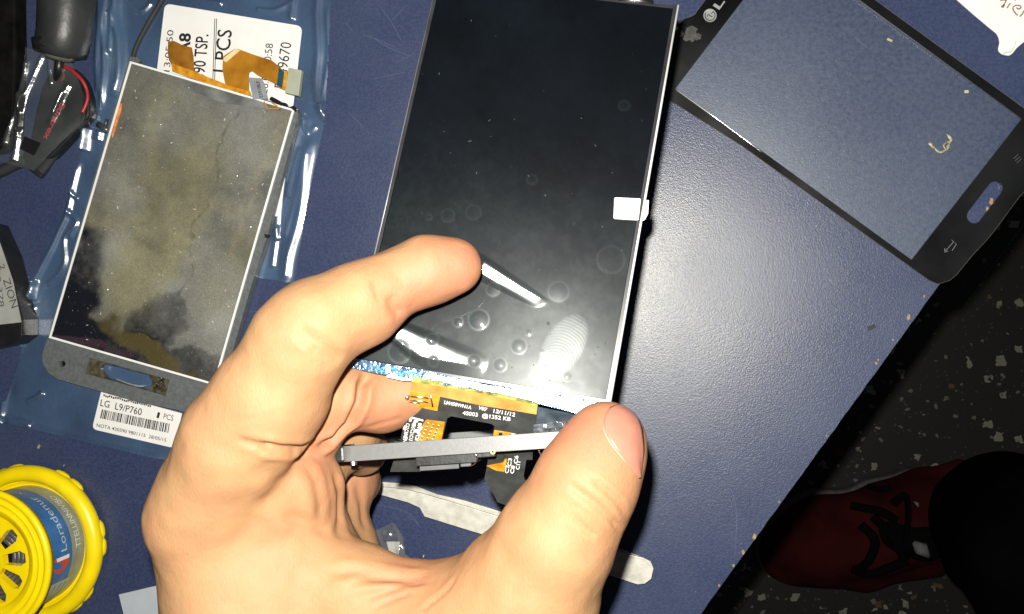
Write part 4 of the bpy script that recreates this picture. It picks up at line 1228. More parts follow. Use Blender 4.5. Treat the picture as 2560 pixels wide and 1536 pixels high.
bagA = thing('plastic_bag', 'clear plastic bag with the small white barcode label, under the bottom of the dirty display', 'plastic bag', P(250, 850, 0))
outA = [(318, -120), (232, -120), (236, 60), (232, 260), (196, 420), (146, 560), (82, 720), (52, 900), (20, 1000), (-60, 1046), (60, 1066), (230, 1106), (440, 1156), (462, 1120), (478, 1000), (600, 690), (500, 560), (330, 300)]
rA = [([(250, -60), (252, 60), (246, 160), (250, 240)], 2.2, .75), ([(268, -60), (262, 60), (264, 130), (258, 280)], 2.2, .7), ([(292, -60), (290, 40), (302, 110), (298, 190), (286, 250)], 2.8, 1.1),
      ([(276, 20), (284, 40), (280, 80), (276, 140)], 1.6, .6), ([(222, 320), (216, 350), (210, 380)], 2.8, 1.4), ([(256, 330), (250, 355)], 2.2, .8),
      ([(205, 400), (180, 480), (166, 550), (120, 650), (90, 715)], 2.0, .7), ([(196, 560), (168, 600), (168, 655), (150, 690), (120, 718)], 1.6, .55), ([(92, 700), (88, 722), (80, 750)], 2.6, 1.0),
      ([(84, 730), (66, 800), (52, 860), (40, 890)], 2.2, .8), ([(92, 760), (74, 830), (60, 870)], 1.6, .5), ([(168, 524), (198, 556), (180, 600)], 1.3, .5),
      ([(40, 890), (20, 960), (6, 1050)], .9, .8), ([(6, 1050), (120, 1078), (240, 1106), (430, 1150)], .9, 1.0), ([(2, 1056), (10, 1048)], 2.6, .9),
      ([(70, 1010), (95, 998), (112, 984)], .8, .6), ([(463, 1120), (470, 1060), (480, 1020)], .7, .7), ([(20, 1045), (60, 1052), (90, 1064)], .8, .5), ([(186, 420), (176, 470), (196, 500)], .8, .4)]
obj('bag_film', *bag_sheet(outA, .35, rA, seed=11), M_bag, bagA, smooth=True)
lab2 = rounded([(253, 979), (455, 1034), (436, 1121), (230, 1073)], [2, 2, 13, 13])
ZL2 = 1.6
lo2 = obj('label', *prism(lab2, level(0), ZL2 - .15, ZL2), M_paper, bagA)
PLL = level(ZL2); tx = []
T('LG  L9/P760', (250, 1015), (353, 1039), 17, .004)
T('1', (391, 1044), (397, 1046), 14, .03); T('PCS', (408, 1047), (432, 1053), 14)
T('NOTA 430590 9801115  28/05/15', (241, 1067), (415, 1105), 8.5, .006)
random.seed(12)
pos = 0.0
while pos < 1:
    w = random.choice((.006, .006, .012, .018)); 
    if pos + w > 1: break
    def bp(t, s_): 
        tp_ = np.array((255, 1024)) * (1 - t) + np.array((425, 1060)) * t
        bt_ = np.array((250, 1046)) * (1 - t) + np.array((421, 1083)) * t
        return tuple(tp_ * (1 - s_) + bt_ * s_)
    tx.append(prism([bp(pos, 0), bp(pos + w, 0), bp(pos + w, 1), bp(pos, 1)], PLL, .01, .03))
    pos += w + random.choice((.006, .008, .012, .016))
for k in range(26):
    t = k / 26
    x = 259 + t * 120; y = 985 + t * 26 + random.uniform(0, 3)
    tx.append(prism([(x, y), (x + 3.4, y + 1), (x + 2.4, y + 6), (x - .6, y + 5)], PLL, .01, .03))
obj('label_print', *merge(tx), M_print, lo2)

# cable running under the bag at the top
M_cord = pm('black_cord', (.02, .021, .023), .7, var=.2)
cb = obj('cord', *tube(smooth_path([P(470, -150, 1.3), P(415, -20, 1.3), P(370, 60, 1.4), P(344, 110, 1.4), P(334, 150, 1.3), P(350, 230, 1.3), P(420, 300, 1.3)]), .85, 12), M_cord, smooth=True,
     label='thin black cord passing below the clear bags beside the large label', cat='cord')
# little clip beside the display
obj('clip', *merge([tube([P(243, 310, 3), P(262, 322, 3.4), P(268, 330, 3.2)], 1.0, 8, flat=.5), tube([P(268, 298, 3.2), P(262, 318, 3.4)], .6, 8)]), pm('clip_metal', (.10, .11, .10), .35, metal=.5), smooth=True,
    label='tiny dark metal clip touching the left edge of the dirty display', cat='clip')

# ================================================================== TOP-LEFT: HANDLE, PACKAGED PLUG, DARK BOX
M_handle = pm('dark_rubber', (.024, .026, .025), .42, var=.3, vs=60, bump=.3, bs=400, bd=.0004)
hd = thing('tool_handle', 'thick dark grey cylindrical tool handle with an end collar, top left', 'tool handle', P(160, 40, 0))
R1 = 9.2
hp = [P(190, -420, R1 + 1), P(178, -150, R1 + 1), P(168, 0, R1 + 1), P(160, 90, R1 + 1), P(152, 118, R1 + .6), P(150, 134, R1)]
obj('grip', *tube(hp, [R1 + 1, R1 + 1, R1 + .3, R1 - .2, R1 - .6, R1 - 1.8], 36), M_handle, hd, smooth=True)
obj('collar', *tube([P(150, 132, R1), P(148, 148, R1 - .5)], [5.6, 4.6], 28), pm('grey_collar', (.22, .21, .20), .3, metal=.5), hd, smooth=True)
obj('flange', *tube([P(152, 112, R1), P(149.5, 134, R1)], [R1 + .2, R1 - .5], 36), M_black, hd, smooth=True)
obj('shaft', *tube([P(149, 146, R1 - .8), P(144, 200, 5)], 1.6, 16), M_black, hd, smooth=True)
pk = thing('packaged_cable', 'black flat plug with red lettering and red wire inside a clear sleeve', 'cable', P(140, 300, 0))
body = rounded([(138, 158), (176, 166), (206, 196), (222, 240), (224, 290), (196, 322), (150, 372), (122, 400), (84, 380), (74, 350), (86, 290), (104, 215)], 14)
obj('plug_body', *prism(body, LZ, .4, 5.2), pm('plug_black', (.010, .013, .013), .35, var=.3), pk, bevel=.8)
obj('strap', *tube(smooth_path([P(224, 275, 3.4), P(205, 300, 4), P(160, 345, 4), P(125, 395, 2.6), P(100, 428, 2.4)]), 2.2, 12, flat=.7), M_cord, pk, smooth=True)
obj('sleeve_end', *prism([(52, 392), (66, 372), (112, 400), (118, 420), (98, 446), (58, 416)], LZ, .3, 2.6), pm('dark_end', (.02, .022, .02), .4), pk, bevel=.4)
obj('cord', *tube(smooth_path([P(-140, 480, 2.4), P(-40, 446, 2.4), P(10, 425, 2.4), P(40, 410, 2.4), P(66, 404, 2.2)]), 2.1, 14), M_cord, pk, smooth=True)
obj('red_wire', *tube(smooth_path([P(152, 162, 6), P(178, 176, 6.4), P(204, 200, 6), P(217, 226, 5), P(218, 252, 5), P(206, 282, 5.4)]), .62, 10), pm('red_wire', (.36, .018, .018), .45), pk, smooth=True)
obj('red_wire', *tube(smooth_path([P(172, 344, 2.2), P(164, 358, 1.4), P(158, 366, .9)]), .6, 8), pm('red_wire_end', (.5, .03, .03), .35), pk, smooth=True)
obj('black_square', *prism([(61, 341), (101, 358), (84, 389), (49, 371)], LZ, 7.0, 7.3), pm('square_black', (.006, .005, .007), .5), pk)
obj('plug_print', *text_on('Suntrex', level(5.2), (152, 256), (108, 346), 15, h=.05, bold=.02), M_redprint, pk)
obj('red_mark', *prism(rounded([(150, 182), (160, 180), (162, 198), (152, 204), (146, 196)], 4), LZ, 5.25, 5.4), pm('red_mark', (.25, .02, .03), .5), pk)
def sleeve():
    out = [(92, 130), (170, 150), (205, 160), (238, 250), (226, 320), (190, 356), (150, 400), (118, 436), (20, 410), (28, 380), (68, 300), (84, 210)]
    return bag_sheet(out, 6.0, [([(96, 160), (88, 220), (84, 300), (78, 340)], 1.6, .7), ([(140, 150), (118, 200), (96, 250), (82, 290)], 1.5, .6), ([(78, 330), (78, 345), (70, 400), (68, 412)], 1.8, .8), ([(152, 150), (156, 190), (160, 230)], 1.2, .5), ([(205, 220), (178, 280), (160, 320)], 1.2, .7), ([(190, 240), (170, 300)], .9, .5), ([(40, 380), (66, 300), (84, 240)], 1.0, .8)], seed=23, amp=.9, amp2=.3)
obj('clear_sleeve', *sleeve(), film_mat('sleeve_film', haze=.05, gloss=.10, rough=.16, hazecol=(.7, .78, .75), bump=.4, bs=250), pk, smooth=True)
obj('dark_case', *prism(rounded([(-180, -160), (40, -160), (36, 0), (38, 130), (34, 260), (30, 340), (-10, 380), (-180, 380)], 10), LZ, .2, 7), pm('case_black', (.004, .004, .004), .7, var=.5, spec=.1), bevel=.8,
    label='black case at the left border of the photo, beside the tool handle', cat='case')

# box with handwritten-looking label at the left edge
bz = thing('labelled_box', 'small black box with a grey label reading ZION at the left border', 'box', P(-20, 720, 0))
obj('body', *prism([(-160, 520), (-20, 560), (16, 640), (56, 800), (56, 842), (30, 862), (-160, 900)], LZ, .2, 9.0), M_black, bz, bevel=.5)
ZB = level(9.2)
zl = obj('label', *prism([(-150, 540), (-10, 580), (32, 702), (53, 806), (0, 812), (-150, 822)], ZB, -.15, .02), pm('grey_label', (.33, .34, .31), .6, var=.08), bz)
obj('label_print', *merge([text_on('ZION', ZB, (7, 700), (29, 772), 20, h=.06), text_on('S P2 378', ZB, (-14, 650), (0, 768), 12, h=.06), text_on('2', ZB, (-2, 664), (2, 676), 14, h=.06)]), pm('label_ink', (.06, .06, .065), .6), zl)

# ================================================================== YELLOW SOLDER SPOOL
C0 = P(68, 1364, 4.0)
Rb = np.linalg.norm(P(252, 1364, 4.0) - C0)
k_ = Rb / 184.0
spool = thing('solder_spool', 'yellow spool with blue label and slotted top standing at the lower left', 'spool', (C0[0], C0[1], 0))
M_yel = pm('yellow_plastic', (.90, .68, .002), .34, var=.05, vs=150, bump=.05, sss=.0)
ztop = 27.0
cp = []
for t in np.linspace(-math.pi / 2, math.pi * .98, 18):
    cp.append((165 * k_ + 19 * k_ * math.cos(t), 3.1 + 3.0 * math.sin(t)))
prof = [(100 * k_, .1)] + cp + [(146 * k_, 4.2), (143 * k_, 2.0), (136 * k_, 2.0)]
obj('base_flange', *lathe(prof, C0), M_yel, spool, smooth=True)
gr = []
for k in range(28):
    a_ = k / 28 * 2 * math.pi
    c = np.array((C0[0] + math.cos(a_) * 177.5 * k_, C0[1] + math.sin(a_) * 177.5 * k_, 1.6))
    if k % 4 in (0, 1):
        gr.append(tube([c + np.array((-math.sin(a_), math.cos(a_), 0)) * s_ for s_ in (-3.4, -2, 0, 2, 3.4)], [.6, 1.4, 1.6, 1.4, .6], 10))
obj('grip_lobes', *merge(gr), M_yel, spool, smooth=True)
M_core2 = pm('grey_core', (.27, .30, .30), .35, metal=.2, var=.1)
obj('core', *lathe([(136 * k_, 1.5), (136 * k_, ztop - 2)], C0), M_core2, spool, smooth=True)
def cyl_patch(a0, a1, z0, z1, r, n=60):
    V = []; Fc = []
    for i in range(n + 1):
        a_ = a0 + (a1 - a0) * i / n
        for z in (z0, z1): V.append((C0[0] + r * math.cos(a_), C0[1] + r * math.sin(a_), z))
    for i in range(n): Fc.append((2 * i, 2 * i + 2, 2 * i + 3, 2 * i + 1))
    return V, Fc
lb = obj('label', *cyl_patch(math.radians(-80), math.radians(128), 9.2, ztop - 2.2, 136 * k_ + .05), pm('blue_label', (.015, .12, .36), .35, var=.15), spool, smooth=True)
def cyl_text(s, a0, a1, z0, cap, r, up=1, bold=0):
    V, Fc = text_mesh(s, bold=bold)
    x0 = V[:, 0].min(); w = V[:, 0].max() - x0
    out = []
    for v in V:
        a_ = a0 + (a1 - a0) * (v[0] - x0) / w; z = z0 + v[1] / .7 * cap * up
        out.append((C0[0] + r * math.cos(a_), C0[1] + r * math.sin(a_), z))
    return out, Fc
obj('label_print', *merge([cyl_text('Loradenur', math.radians(4), math.radians(66), 12.2, 3.2, 136 * k_ + .12), cyl_text('.', math.radians(76), math.radians(79), 13.5, 4, 136 * k_ + .12, bold=.03), cyl_text('Z', math.radians(95), math.radians(110), 12.0, 5, 136 * k_ + .12)]), pm('pale_print', (.42, .55, .66), .5), lb)
obj('core_print', *cyl_text('TTELLINNIVISO', math.radians(2), math.radians(60), 4.6, 2.6, 136 * k_ + .08, bold=.012), pm('pale_print_grey', (.5, .56, .53), .5), spool)
def shield():
    V = []; r = 136 * k_ + .12
    for a_, z in [(-1, 11), (-1, 20), (-9, 19.8), (-14, 17.6), (-16.5, 15.5), (-14, 13.3), (-9, 11.2)]:
        V.append((C0[0] + r * math.cos(math.radians(a_)), C0[1] + r * math.sin(math.radians(a_)), z))
    return V, [tuple(range(len(V)))]
obj('shield', *shield(), pm('shield_red', (.6, .04, .02), .4), lb)
def stripe():
    V = []; r = 136 * k_ + .14
    for a_, z in [(-.5, 11), (-.5, 18), (-4, 17.5), (-4, 11)]:
        V.append((C0[0] + r * math.cos(math.radians(a_)), C0[1] + r * math.sin(math.radians(a_)), z))
    return V, [(0, 1, 2, 3)]
obj('shield_band', *stripe(), M_white, lb)
obj('data_box', *cyl_patch(math.radians(-58), math.radians(-26), 7.2, 19.5, 136 * k_ + .1, 20), pm('data_box', (.38, .42, .36), .5, var=.1), lb, smooth=True)
obj('data_lines', *merge([cyl_patch(math.radians(-55), math.radians(-29), z, z + .35, 136 * k_ + .14, 12) for z in (9, 11.5, 14.5, 17.5)]), pm('data_ink', (.08, .09, .12), .5), lb)
# top flange with grooves and slots
rt = 160 * k_
pr = [(rt - 5 * k_, ztop - 2.4), (rt, ztop - 1.8), (rt, ztop - .6), (rt - 4 * k_, ztop), (rt - 12 * k_, ztop), (rt - 18 * k_, ztop - 1.3), (rt - 23 * k_, ztop - .3), (rt - 27 * k_, ztop - .3), (rt - 33 * k_, ztop - 1.6), (rt - 38 * k_, ztop - .7), (rt - 42 * k_, ztop - .7), (rt - 50 * k_, ztop - 2.2), (rt - 58 * k_, ztop - 2.2)]
tf = obj('top_flange', *lathe(pr + [(rt - 58 * k_, ztop - 3.6), (rt - 5 * k_, ztop - 3.6)], C0, closed=True), M_yel, spool, smooth=True)
ri = rt - 57 * k_
outer_c = [(C0[0] + ri * math.cos(t), C0[1] + ri * math.sin(t)) for t in np.linspace(0, 2 * math.pi, 120, endpoint=False)]
holes = []
ns = 10
for k in range(ns):
    a_ = 2 * math.pi * k / ns + .12
    ca_, sa_ = math.cos(a_), math.sin(a_)
    loc = [(42, -10), (84, -16), (96, -9), (96, 9), (84, 16), (42, 10)]
    holes.append([(C0[0] + (x * ca_ - y * sa_) * k_, C0[1] + (x * sa_ + y * ca_) * k_) for x, y in loc])
zt = ztop - 2.1
V, Fc = prism_w([(x, y, zt - 2.6) for x, y in outer_c], [(x, y, zt) for x, y in outer_c], [[(x, y, zt - 2.6) for x, y in h] for h in holes], [[(x, y, zt) for x, y in h] for h in holes])
obj('slotted_disc', V, Fc, M_yel, spool)
obj('solder_wire', *merge([lathe([(r_ * k_ + 1.0 * math.cos(t), 18.5 + 1.0 * math.sin(t)) for t in np.linspace(0, 2 * math.pi, 9)], C0, n=64) for r_ in (40, 50, 60, 70, 80, 90, 100)]), pm('solder_grey', (.22, .22, .21), .3, metal=.7), spool, smooth=True)
obj('inner_floor', *lathe([(0.1, 16), (132 * k_, 16)], C0, n=48), M_dark, spool)

# ================================================================== TWEEZERS
tw = thing('tweezers', 'steel tweezers lying open on the table behind the thumb', 'tweezers', P(1250, 1320, 0))
M_steel = pm('brushed_steel', (.62, .60, .52), .40, metal=.25, var=.12, vs=300, bump=.4, bs=1400, bd=.0001)
arm = [(915, 1214), (939, 1217), (980, 1220), (1017, 1225), (1057, 1235), (1160, 1265), (1330, 1318), (1564, 1385), (1610, 1396), (1627, 1405), (1634, 1422), (1628, 1448), (1612, 1460), (1594, 1462), (1548, 1447), (1330, 1374), (1160, 1323), (1061, 1292), (1049, 1270), (1020, 1257), (977, 1245), (937, 1234), (912, 1229)]
obj('arm', *prism(arm, LZ, 3.2, 4.3), M_steel, tw, bevel=.15)
arm2 = [(915, 1202), (936, 1204), (1000, 1209), (1040, 1216), (1090, 1236), (1160, 1252), (1330, 1304), (1564, 1378), (1600, 1392), (1560, 1420), (1330, 1350), (1160, 1290), (1061, 1262), (1000, 1232), (930, 1224), (912, 1220)]
obj('arm', *prism(arm2, LZ, .1, 1.1), M_steel, tw, bevel=.12)

# small cellophane wrapper with paper
wr = thing('wrapper', 'small crumpled clear wrapper holding a white paper slip, between the fingers and thumb', 'wrapper', P(1000, 1370, 0))
outw = [(930, 1330), (949, 1319), (988, 1301), (1014, 1336), (1018, 1380), (1050, 1412), (1080, 1460), (1040, 1500), (960, 1480), (940, 1400)]
obj('clear_film', *bag_sheet(outw, .8, [([(950, 1320), (988, 1303), (1013, 1336), (1016, 1378), (1022, 1395)], 2.0, .5), ([(988, 1303), (975, 1330), (970, 1350)], 1.7, .5), ([(988, 1310), (1000, 1350), (1008, 1390)], 1.8, .6), ([(955, 1330), (975, 1334), (990, 1338)], 1.8, .5), ([(1000, 1360), (1012, 1400), (1020, 1420)], 2.0, .7), ([(960, 1345), (985, 1342)], 1.4, .4)], seed=41, amp=1.8, amp2=1.1), film_mat('cellophane', haze=.14, gloss=.25, rough=.14, hazecol=(.8, .82, .75)), wr, smooth=True)
obj('paper_slip', *prism([(966, 1354), (999, 1355), (996, 1400), (985, 1430), (978, 1400)], LZ, .4, .7), M_paper, wr)

# white paper piece at the bottom
obj('paper_piece', *prism([(297, 1487), (377, 1468), (470, 1450), (520, 1620), (330, 1620), (309, 1536)], LZ, .15, .5), pm('pale_card', (.42, .46, .50), .5, var=.03),
    label='pale grey card corner on the table beside the wrist, bottom left', cat='card')

# ================================================================== DIGITIZER GLASS (right)
dg = thing('digitizer_glass', 'black bordered touch glass with a home button slot, resting over the table edge', 'touch glass', P(2100, 350, 0))
ZG = 1.6
PG = level(ZG)
gout = [(1598, 190), (1690, 73), (1700, 58), (1713, 46), (1722, 44), (1736, 38), (1764, 0), (1850, -110), (1885, -150), (1925, -168), (1965, -155), (2187, 0), (2560, 271), (2672, 352), (2684, 372), (2676, 398), (2549, 491 + 20), (2520, 540), (2485, 578), (2466, 601), (2432, 637), (2391, 687), (2374, 701), (2345, 710), (2325, 702), (1854, 364), (1616, 214), (1602, 204)]
gout = [(1598, 190), (1690, 73), (1700, 58), (1713, 46), (1722, 44), (1736, 38), (1764, 0), (1850, -110), (1885, -150), (1925, -168), (1965, -155), (2187, 0), (2560, 271), (2672, 352), (2686, 368), (2680, 386), (2600, 440), (2549, 491), (2485, 578), (2466, 601), (2432, 637), (2391, 687), (2374, 701), (2345, 710), (2325, 702), (1854, 364), (1616, 214), (1602, 204)]
gin = [(1689, 221), (1857, 0), (1957, -137), (2148, 0), (2555, 297), (2279, 650)]
def stadium(c0, c1, r, n=8):
    c0 = np.array(c0, float); c1 = np.array(c1, float); d_ = c1 - c0; a_ = math.atan2(d_[1], d_[0]); out = []
    for k in range(n + 1):
        t = a_ - math.pi / 2 + math.pi * k / n; out.append((c1[0] + r * math.cos(t), c1[1] + r * math.sin(t)))
    for k in range(n + 1):
        t = a_ + math.pi / 2 + math.pi * k / n; out.append((c0[0] + r * math.cos(t), c0[1] + r * math.sin(t)))
    return out
slot2 = stadium((2436, 540), (2488, 472), 19)
M_blk = pm('glossy_black', (.006, .0065, .007), .16, var=.3, vs=30, rvar=.12)
obj('border', *prism(gout, PG, -.9, 0, [gin, slot2]), M_blk, dg)
rimp = [PG.at(x, y, -.3) for x, y in gout] + [PG.at(*gout[0], -.3)]
obj('edge_line', *tube(rimp, .12, 6), pm('edge_grey', (.12, .11, .09), .3), dg)
def glass_pane():
    m = film_mat('pane_glass', tint=(.90, .93, .95), haze=.030, gloss=.045, fadd=.12, rough=.38, hazecol=(.62, .74, .74))
    return m
obj('pane', [PG.at(x, y, -.4) for x, y in inset(gin, -1)], [tuple(range(len(gin)))], glass_pane(), dg)
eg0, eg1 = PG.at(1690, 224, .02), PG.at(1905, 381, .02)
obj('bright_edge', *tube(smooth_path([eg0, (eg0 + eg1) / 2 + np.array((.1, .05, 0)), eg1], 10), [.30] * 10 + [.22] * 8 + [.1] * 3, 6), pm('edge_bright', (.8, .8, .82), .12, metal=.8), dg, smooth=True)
# maker's mark: disc with the ring and nose strokes, letters
M_mark = pm('grey_mark', (.26, .27, .265), .45)
cx, cy = 1775, 39
mk = prism([(cx + 16.5 * math.cos(t), cy + 16.5 * math.sin(t)) for t in np.linspace(0, 2 * math.pi, 40, endpoint=False)], PG, .01, .05)
mo = obj('emblem', *mk, M_mark, dg)
ln = []
def stroke(pts, w, h=.08, pl=PG):
    pts = [pl.at(x, y, h) for x, y in pts]; V = []; Fc = []
    for i, q in enumerate(pts):
        t = pts[min(i + 1, len(pts) - 1)] - pts[max(i - 1, 0)]; nn = np.cross(t, pl.n); nn /= np.linalg.norm(nn) + 1e-9
        V += [q + nn * w, q - nn * w]
    for i in range(len(pts) - 1): Fc.append((2 * i, 2 * i + 1, 2 * i + 3, 2 * i + 2))
    return V, Fc
arc = [(cx + 12.5 * math.cos(t), cy + 12.5 * math.sin(t)) for t in np.linspace(math.radians(-52), math.radians(215), 26)]
ln.append(stroke(arc, .13)); ln.append(stroke([(cx + 8, cy - 10), (cx + 3, cy - 4)], .13)); ln.append(stroke([(cx - 6, cy - 4), (cx + 4, cy + 3), (cx + 7, cy + 1)], .14))
ln.append(stroke([(cx - 8.5, cy + 1), (cx - 5.5, cy + 1.5)], .2))
obj('emblem_line', *merge(ln), M_dark, mo)
obj('wordmark', *text_on('LG', PG, (1798, 25), (1835, -28), 19, h=.04, bold=.02), M_mark, dg)
ic = [stroke([(2362, 630), (2384, 605), (2391, 611), (2380, 627)], .09), stroke([(2362, 621), (2362, 631), (2370, 628)], .11), stroke([(2384, 605), (2379, 600)], .07)]
obj('arrow_icon', *merge(ic), pm('icon_grey', (.13, .14, .14), .5), dg)
ic = [stroke([(2538, 402), (2550, 392)], .09), stroke([(2542, 408), (2554, 397)], .09), stroke([(2534, 397), (2546, 386)], .09)]
obj('menu_icon', *merge(ic), pm('icon_grey_dim', (.06, .065, .065), .5), dg)
# smudges and glue on it
random.seed(8)
def splat(cx, cy, r, n=18, jag=.35):
    return [(cx + r * random.uniform(1 - jag, 1 + jag) * math.cos(t), cy + r * random.uniform(1 - jag, 1 + jag) * math.sin(t)) for t in np.linspace(0, 2 * math.pi, n, endpoint=False)]
sm1 = [prism(splat(x, y, r), PG, .0 + .001 * i, .012 + .003 * i) for i, (x, y, r) in enumerate([(1728, 84, 17), (1716, 94, 8), (1742, 92, 10), (1700, 84, 8), (1731, 100, 5)])]
obj('smudge', *merge(sm1), pm('smudge', (.035, .036, .032), .6, var=.4, vs=500), dg)
gl_ = []
def ribbon_lump(pts, r, z):
    return tube(smooth_path([P(x, y, z) for x, y in pts], 5), r, 8, flat=.35)
gl_.append(ribbon_lump([(2322, 358), (2330, 364), (2340, 374), (2352, 380), (2366, 374), (2372, 360), (2378, 350), (2372, 340), (2368, 334)], [.25, .4, .5, .45, .6, .5, .6, .5, .45] * 4 + [.4] * 5, ZG + .1))
gl_.append(ribbon_lump([(2366, 374), (2360, 362), (2374, 354)], .4, ZG + .1))
obj('glue_smear', *merge(gl_), pm('dry_glue', (.22, .21, .13), .4, var=.5, vs=900, bump=.6), dg, smooth=True)
M_pc = pm('pale_crumb', (.38, .37, .26), .6)
obj('glue_crumb', *box_axes(P(2224, 101, ZG + .2), (.75, -.4, 0), (.15, .3, 0), (0, 0, .2)), M_pc, dg)
obj('glue_crumb', *box_axes(P(2416, 230, ZG + .2), (.6, 0, 0), (0, .45, 0), (0, 0, .2)), M_pc, dg)
mt = []
for k in range(26):
    x = random.uniform(1760, 2460); y = 260 + (x - 1760) * .42 + random.uniform(-170, 120)
    an = random.uniform(.4, 1.3); l = random.uniform(4, 16)
    mt.append(stroke([(x, y), (x + math.cos(an) * l, y + math.sin(an) * l)], random.uniform(.02, .05), h=-.45))
obj('fine_scratches', *merge(mt), pm('scratch_pale', (.16, .19, .24), .5), dg)
obj('ribbon_stub', *prism([(1672, 42), (1686, 42), (1698, 60), (1686, 78), (1672, 66)], level(ZG), -1.2, -.95), M_black, dg)
obj('solder_blob', *tube([P(1688, 66, ZG + .4), P(1691, 72, ZG + .5), P(1687, 78, ZG + .3)], [.4, .7, .35], 8), M_silver, dg, smooth=True)

# torn paper note, top right
def note():
    pl = [(2300, -90), (2392, 0), (2434, 37), (2472, 69), (2491, 84), (2497, 95), (2499, 108), (2495, 122), (2497, 130), (2506, 137), (2523, 140), (2531, 134), (2542, 120), (2560, 105), (2660, 60), (2700, -90)]
    return prism(rounded(pl, 5, 3), LZ, 1.2, 1.5)
nt_ = obj('paper_note', *note(), M_paper, label='white torn paper note with brown handwriting, top right corner', cat='paper note', origin=P(2520, 40, 0))
PN = level(1.5)
hw = []
def pen(pts, w=.22):
    pts3 = smooth_path([(x, y, 0) for x, y in pts], 5)
    hw.append(stroke([(q[0], q[1]) for q in pts3], w, h=.03, pl=PN))
pen([(2500, 1), (2516, 0)]); pen([(2518, -6), (2514, 5), (2508, 14), (2504, 17), (2508, 18), (2511, 12)]); pen([(2526, 8), (2521, 15), (2518, 21)])
pen([(2532, 18), (2540, 14), (2550, 15), (2552, 20), (2546, 23), (2541, 19)]); pen([(2532, 19), (2534, 27), (2540, 35), (2545, 39)]); pen([(2549, 42), (2555, 36), (2562, 26), (2570, 18)]); pen([(2536, -6), (2539, 2)])
obj('handwriting', *merge(hw), pm('brown_ink', (.28, .16, .12), .6), nt_)
fold = tube(smooth_path([P(x, y, 1.62) for x, y in [(2508, 135), (2518, 131), (2528, 129), (2535, 118), (2538, 104)]], 5), .22, 6)
obj('fold', *fold, pm('paper_fold', (.62, .60, .52), .7), nt_, smooth=True)

# crumbs and chips on the table
random.seed(14)
def crumb(x, y, s, col, lab_, cat='crumb'):
    w = P(x, y, s * .25); V = []; 
    an = random.uniform(0, 3.14)
    v, f = box_axes(w, (s * math.cos(an), s * math.sin(an), .05), (-s * .45 * math.sin(an), s * .45 * math.cos(an), .1 * s), (0, 0, s * .25))
    v = [p + np.array([random.uniform(-.2, .2) * s for _ in range(3)]) for p in v]
    v = [np.array((p[0], p[1], max(p[2], .02))) for p in v]
    obj('crumb', v, f, col, label=lab_, cat=cat, origin=P(x, y, 0))
M_cr1 = pm('crumb_dark', (.02, .018, .015), .7); M_cr2 = pm('crumb_tan', (.28, .24, .15), .7); M_cr3 = pm('crumb_pale', (.45, .45, .42), .6)
crumb(2179, 819, 1.3, M_cr1, 'dark splinter on the blue table near its right edge')
crumb(98, 1117, .75, M_cr2, 'tan crumb on the table just below the barcode-label bag')
crumb(463, 1041, .8, M_cr2, 'tan crumb touching the lower right corner of the dirty display')
crumb(1059, 1391, .35, M_cr3, 'tiny white speck on the table right of the clear wrapper')
crumb(160, 1164, .3, M_cr3, 'tiny white speck on the table above the yellow spool')

# ================================================================== PERSON: foot in a red shoe, dark trousers
per = thing('person', 'person in black trousers and a red sneaker standing beside the table', 'person', P(2330, 1320, FZ))
def FJ(x, y, z, r): 
    return (P(x, y, z), r * px_size(x, y, z))
sh1 = chain([FJ(1975, 1368, FZ + 30, 78), FJ(2070, 1350, FZ + 42, 98), FJ(2190, 1330, FZ + 55, 98), FJ(2300, 1305, FZ + 70, 92), FJ(2440, 1290, FZ + 75, 100)], 30)
sh2 = chain([FJ(2200, 1240, FZ + 35, 32), FJ(2300, 1208, FZ + 42, 32), FJ(2400, 1170, FZ + 45, 30)], 20)
sh3 = chain([FJ(2000, 1420, FZ + 30, 45), FJ(2160, 1430, FZ + 32, 45), FJ(2330, 1400, FZ + 35, 50)], 20)
sh4 = chain([FJ(1945, 1405, FZ + 28, 38), FJ(2050, 1310, FZ + 30, 60)], 20)
def shoe_f(p):
    d_ = smin(smin(sh1(p), sh2(p), 25), smin(sh3(p), sh4(p), 22), 22)
    return smax(d_, (FZ + 14) - p[:, 2], 4)
lo = P(1780, 1560, FZ); hi = P(2640, 1080, FZ)
SV, SQ = sdf_mesh(shoe_f, (lo[0] - 20, lo[1] - 20, FZ - 4), (hi[0] + 20, hi[1] + 20, FZ + 150), 3.0)
M_shoe = pm('red_canvas', (.075, .010, .011), .95, spec=.1, var=.25, vs=25, bump=.4, bs=600, bd=.001)
shoe = obj('shoe', SV, SQ, M_shoe, per, smooth=True)
def sole_f(p):
    q = p.copy(); q[:, 2] = np.maximum(q[:, 2], FZ + 20) * 0 + (FZ + 28)
    return smax(np.maximum(shoe_f(q) - 1.6, p[:, 2] - (FZ + 17)), (FZ + .5) - p[:, 2], 2)
SV2, SQ2 = sdf_mesh(sole_f, (lo[0] - 20, lo[1] - 20, FZ - 4), (hi[0] + 20, hi[1] + 20, FZ + 28), 2.6)
obj('sole', SV2, SQ2, pm('white_rubber', (.16, .15, .145), .8, var=.15), shoe, smooth=True)
M_lace = pm('black_lace', (.006, .006, .006), .9, spec=.05)
zl_ = FZ + 92
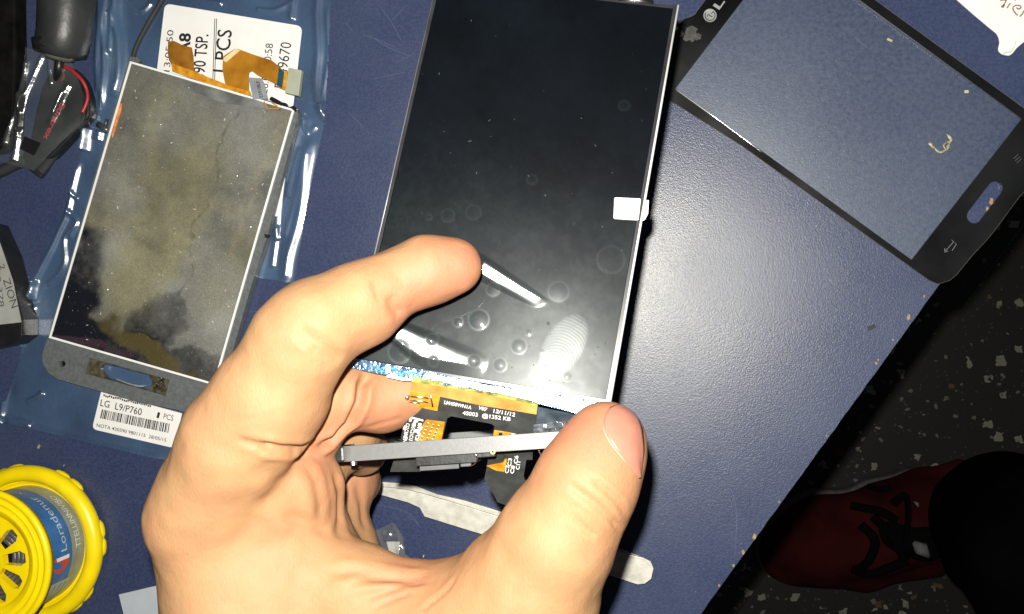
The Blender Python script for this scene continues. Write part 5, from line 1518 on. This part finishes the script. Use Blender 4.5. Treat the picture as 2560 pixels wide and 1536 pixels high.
tongue = [FJ(2180, 1310, FZ + 70, 45), FJ(2230, 1330, FZ + 84, 48), FJ(2310, 1350, FZ + 96, 62)]
TV, TQ = sdf_mesh(chain(tongue, 20), P(2080, 1480, FZ + 10) - 30, P(2420, 1200, FZ + 10) + np.array((60, 60, 190)), 4)
obj('tongue', TV, TQ, M_lace, shoe, smooth=True)
for pth in [[(2126, 1264), (2160, 1270), (2200, 1278), (2240, 1300)], [(2130, 1420), (2170, 1432), (2215, 1420), (2265, 1400)], [(2150, 1310), (2185, 1350), (2170, 1400), (2140, 1425)],
            [(2230, 1260), (2262, 1240), (2268, 1300), (2255, 1360)], [(2170, 1218), (2200, 1226), (2225, 1222)], [(2180, 1290), (2230, 1340), (2260, 1400)]]:
    pts_ = []
    for x, y in pth:
        q = surf(shoe_f, x, y, FZ + 150, FZ + 5); pts_.append(q + np.array((0, 0, 3)))
    obj('lace', *tube(smooth_path(pts_), 4.5, 8, flat=.5), M_lace, shoe, smooth=True)
lw = []
for (x0, y0, x1, y1) in [(2284, 1356, 2322, 1392)]:
    lw.append(tube([P(x0, y0, FZ + 130), P((x0 + x1) / 2, (y0 + y1) / 2 - 2, FZ + 132), P(x1, y1, FZ + 130)], [2, 7, 2], 8))
lw.append(tube([P(2290, 1262, FZ + 128), P(2296, 1258, FZ + 128)], [4, 1], 6))
M_lin = pm('lining', (.3, .3, .29), .8)
for q in lw: obj('white_lining', *q, M_lin, shoe, smooth=True)
leg = chain([FJ(2450, 1290, FZ + 110, 118), FJ(2520, 1320, FZ + 230, 175), FJ(2700, 1420, FZ + 430, 300)], 40)
lgo = P(2600, 1300, FZ + 200)
LV, LQ = sdf_mesh(leg, lgo - np.array((190, 230, 150)), lgo + np.array((260, 200, 330)), 5)
LV = LV + (vnoise(LV, .03, 4) - .5)[:, None] * 10
obj('trouser_leg', LV, LQ, pm('black_cloth', (.003, .003, .0034), 1, var=.3, vs=30, spec=.02), per, smooth=True)
print('verts hand', len(HV), 'shoe', len(SV))
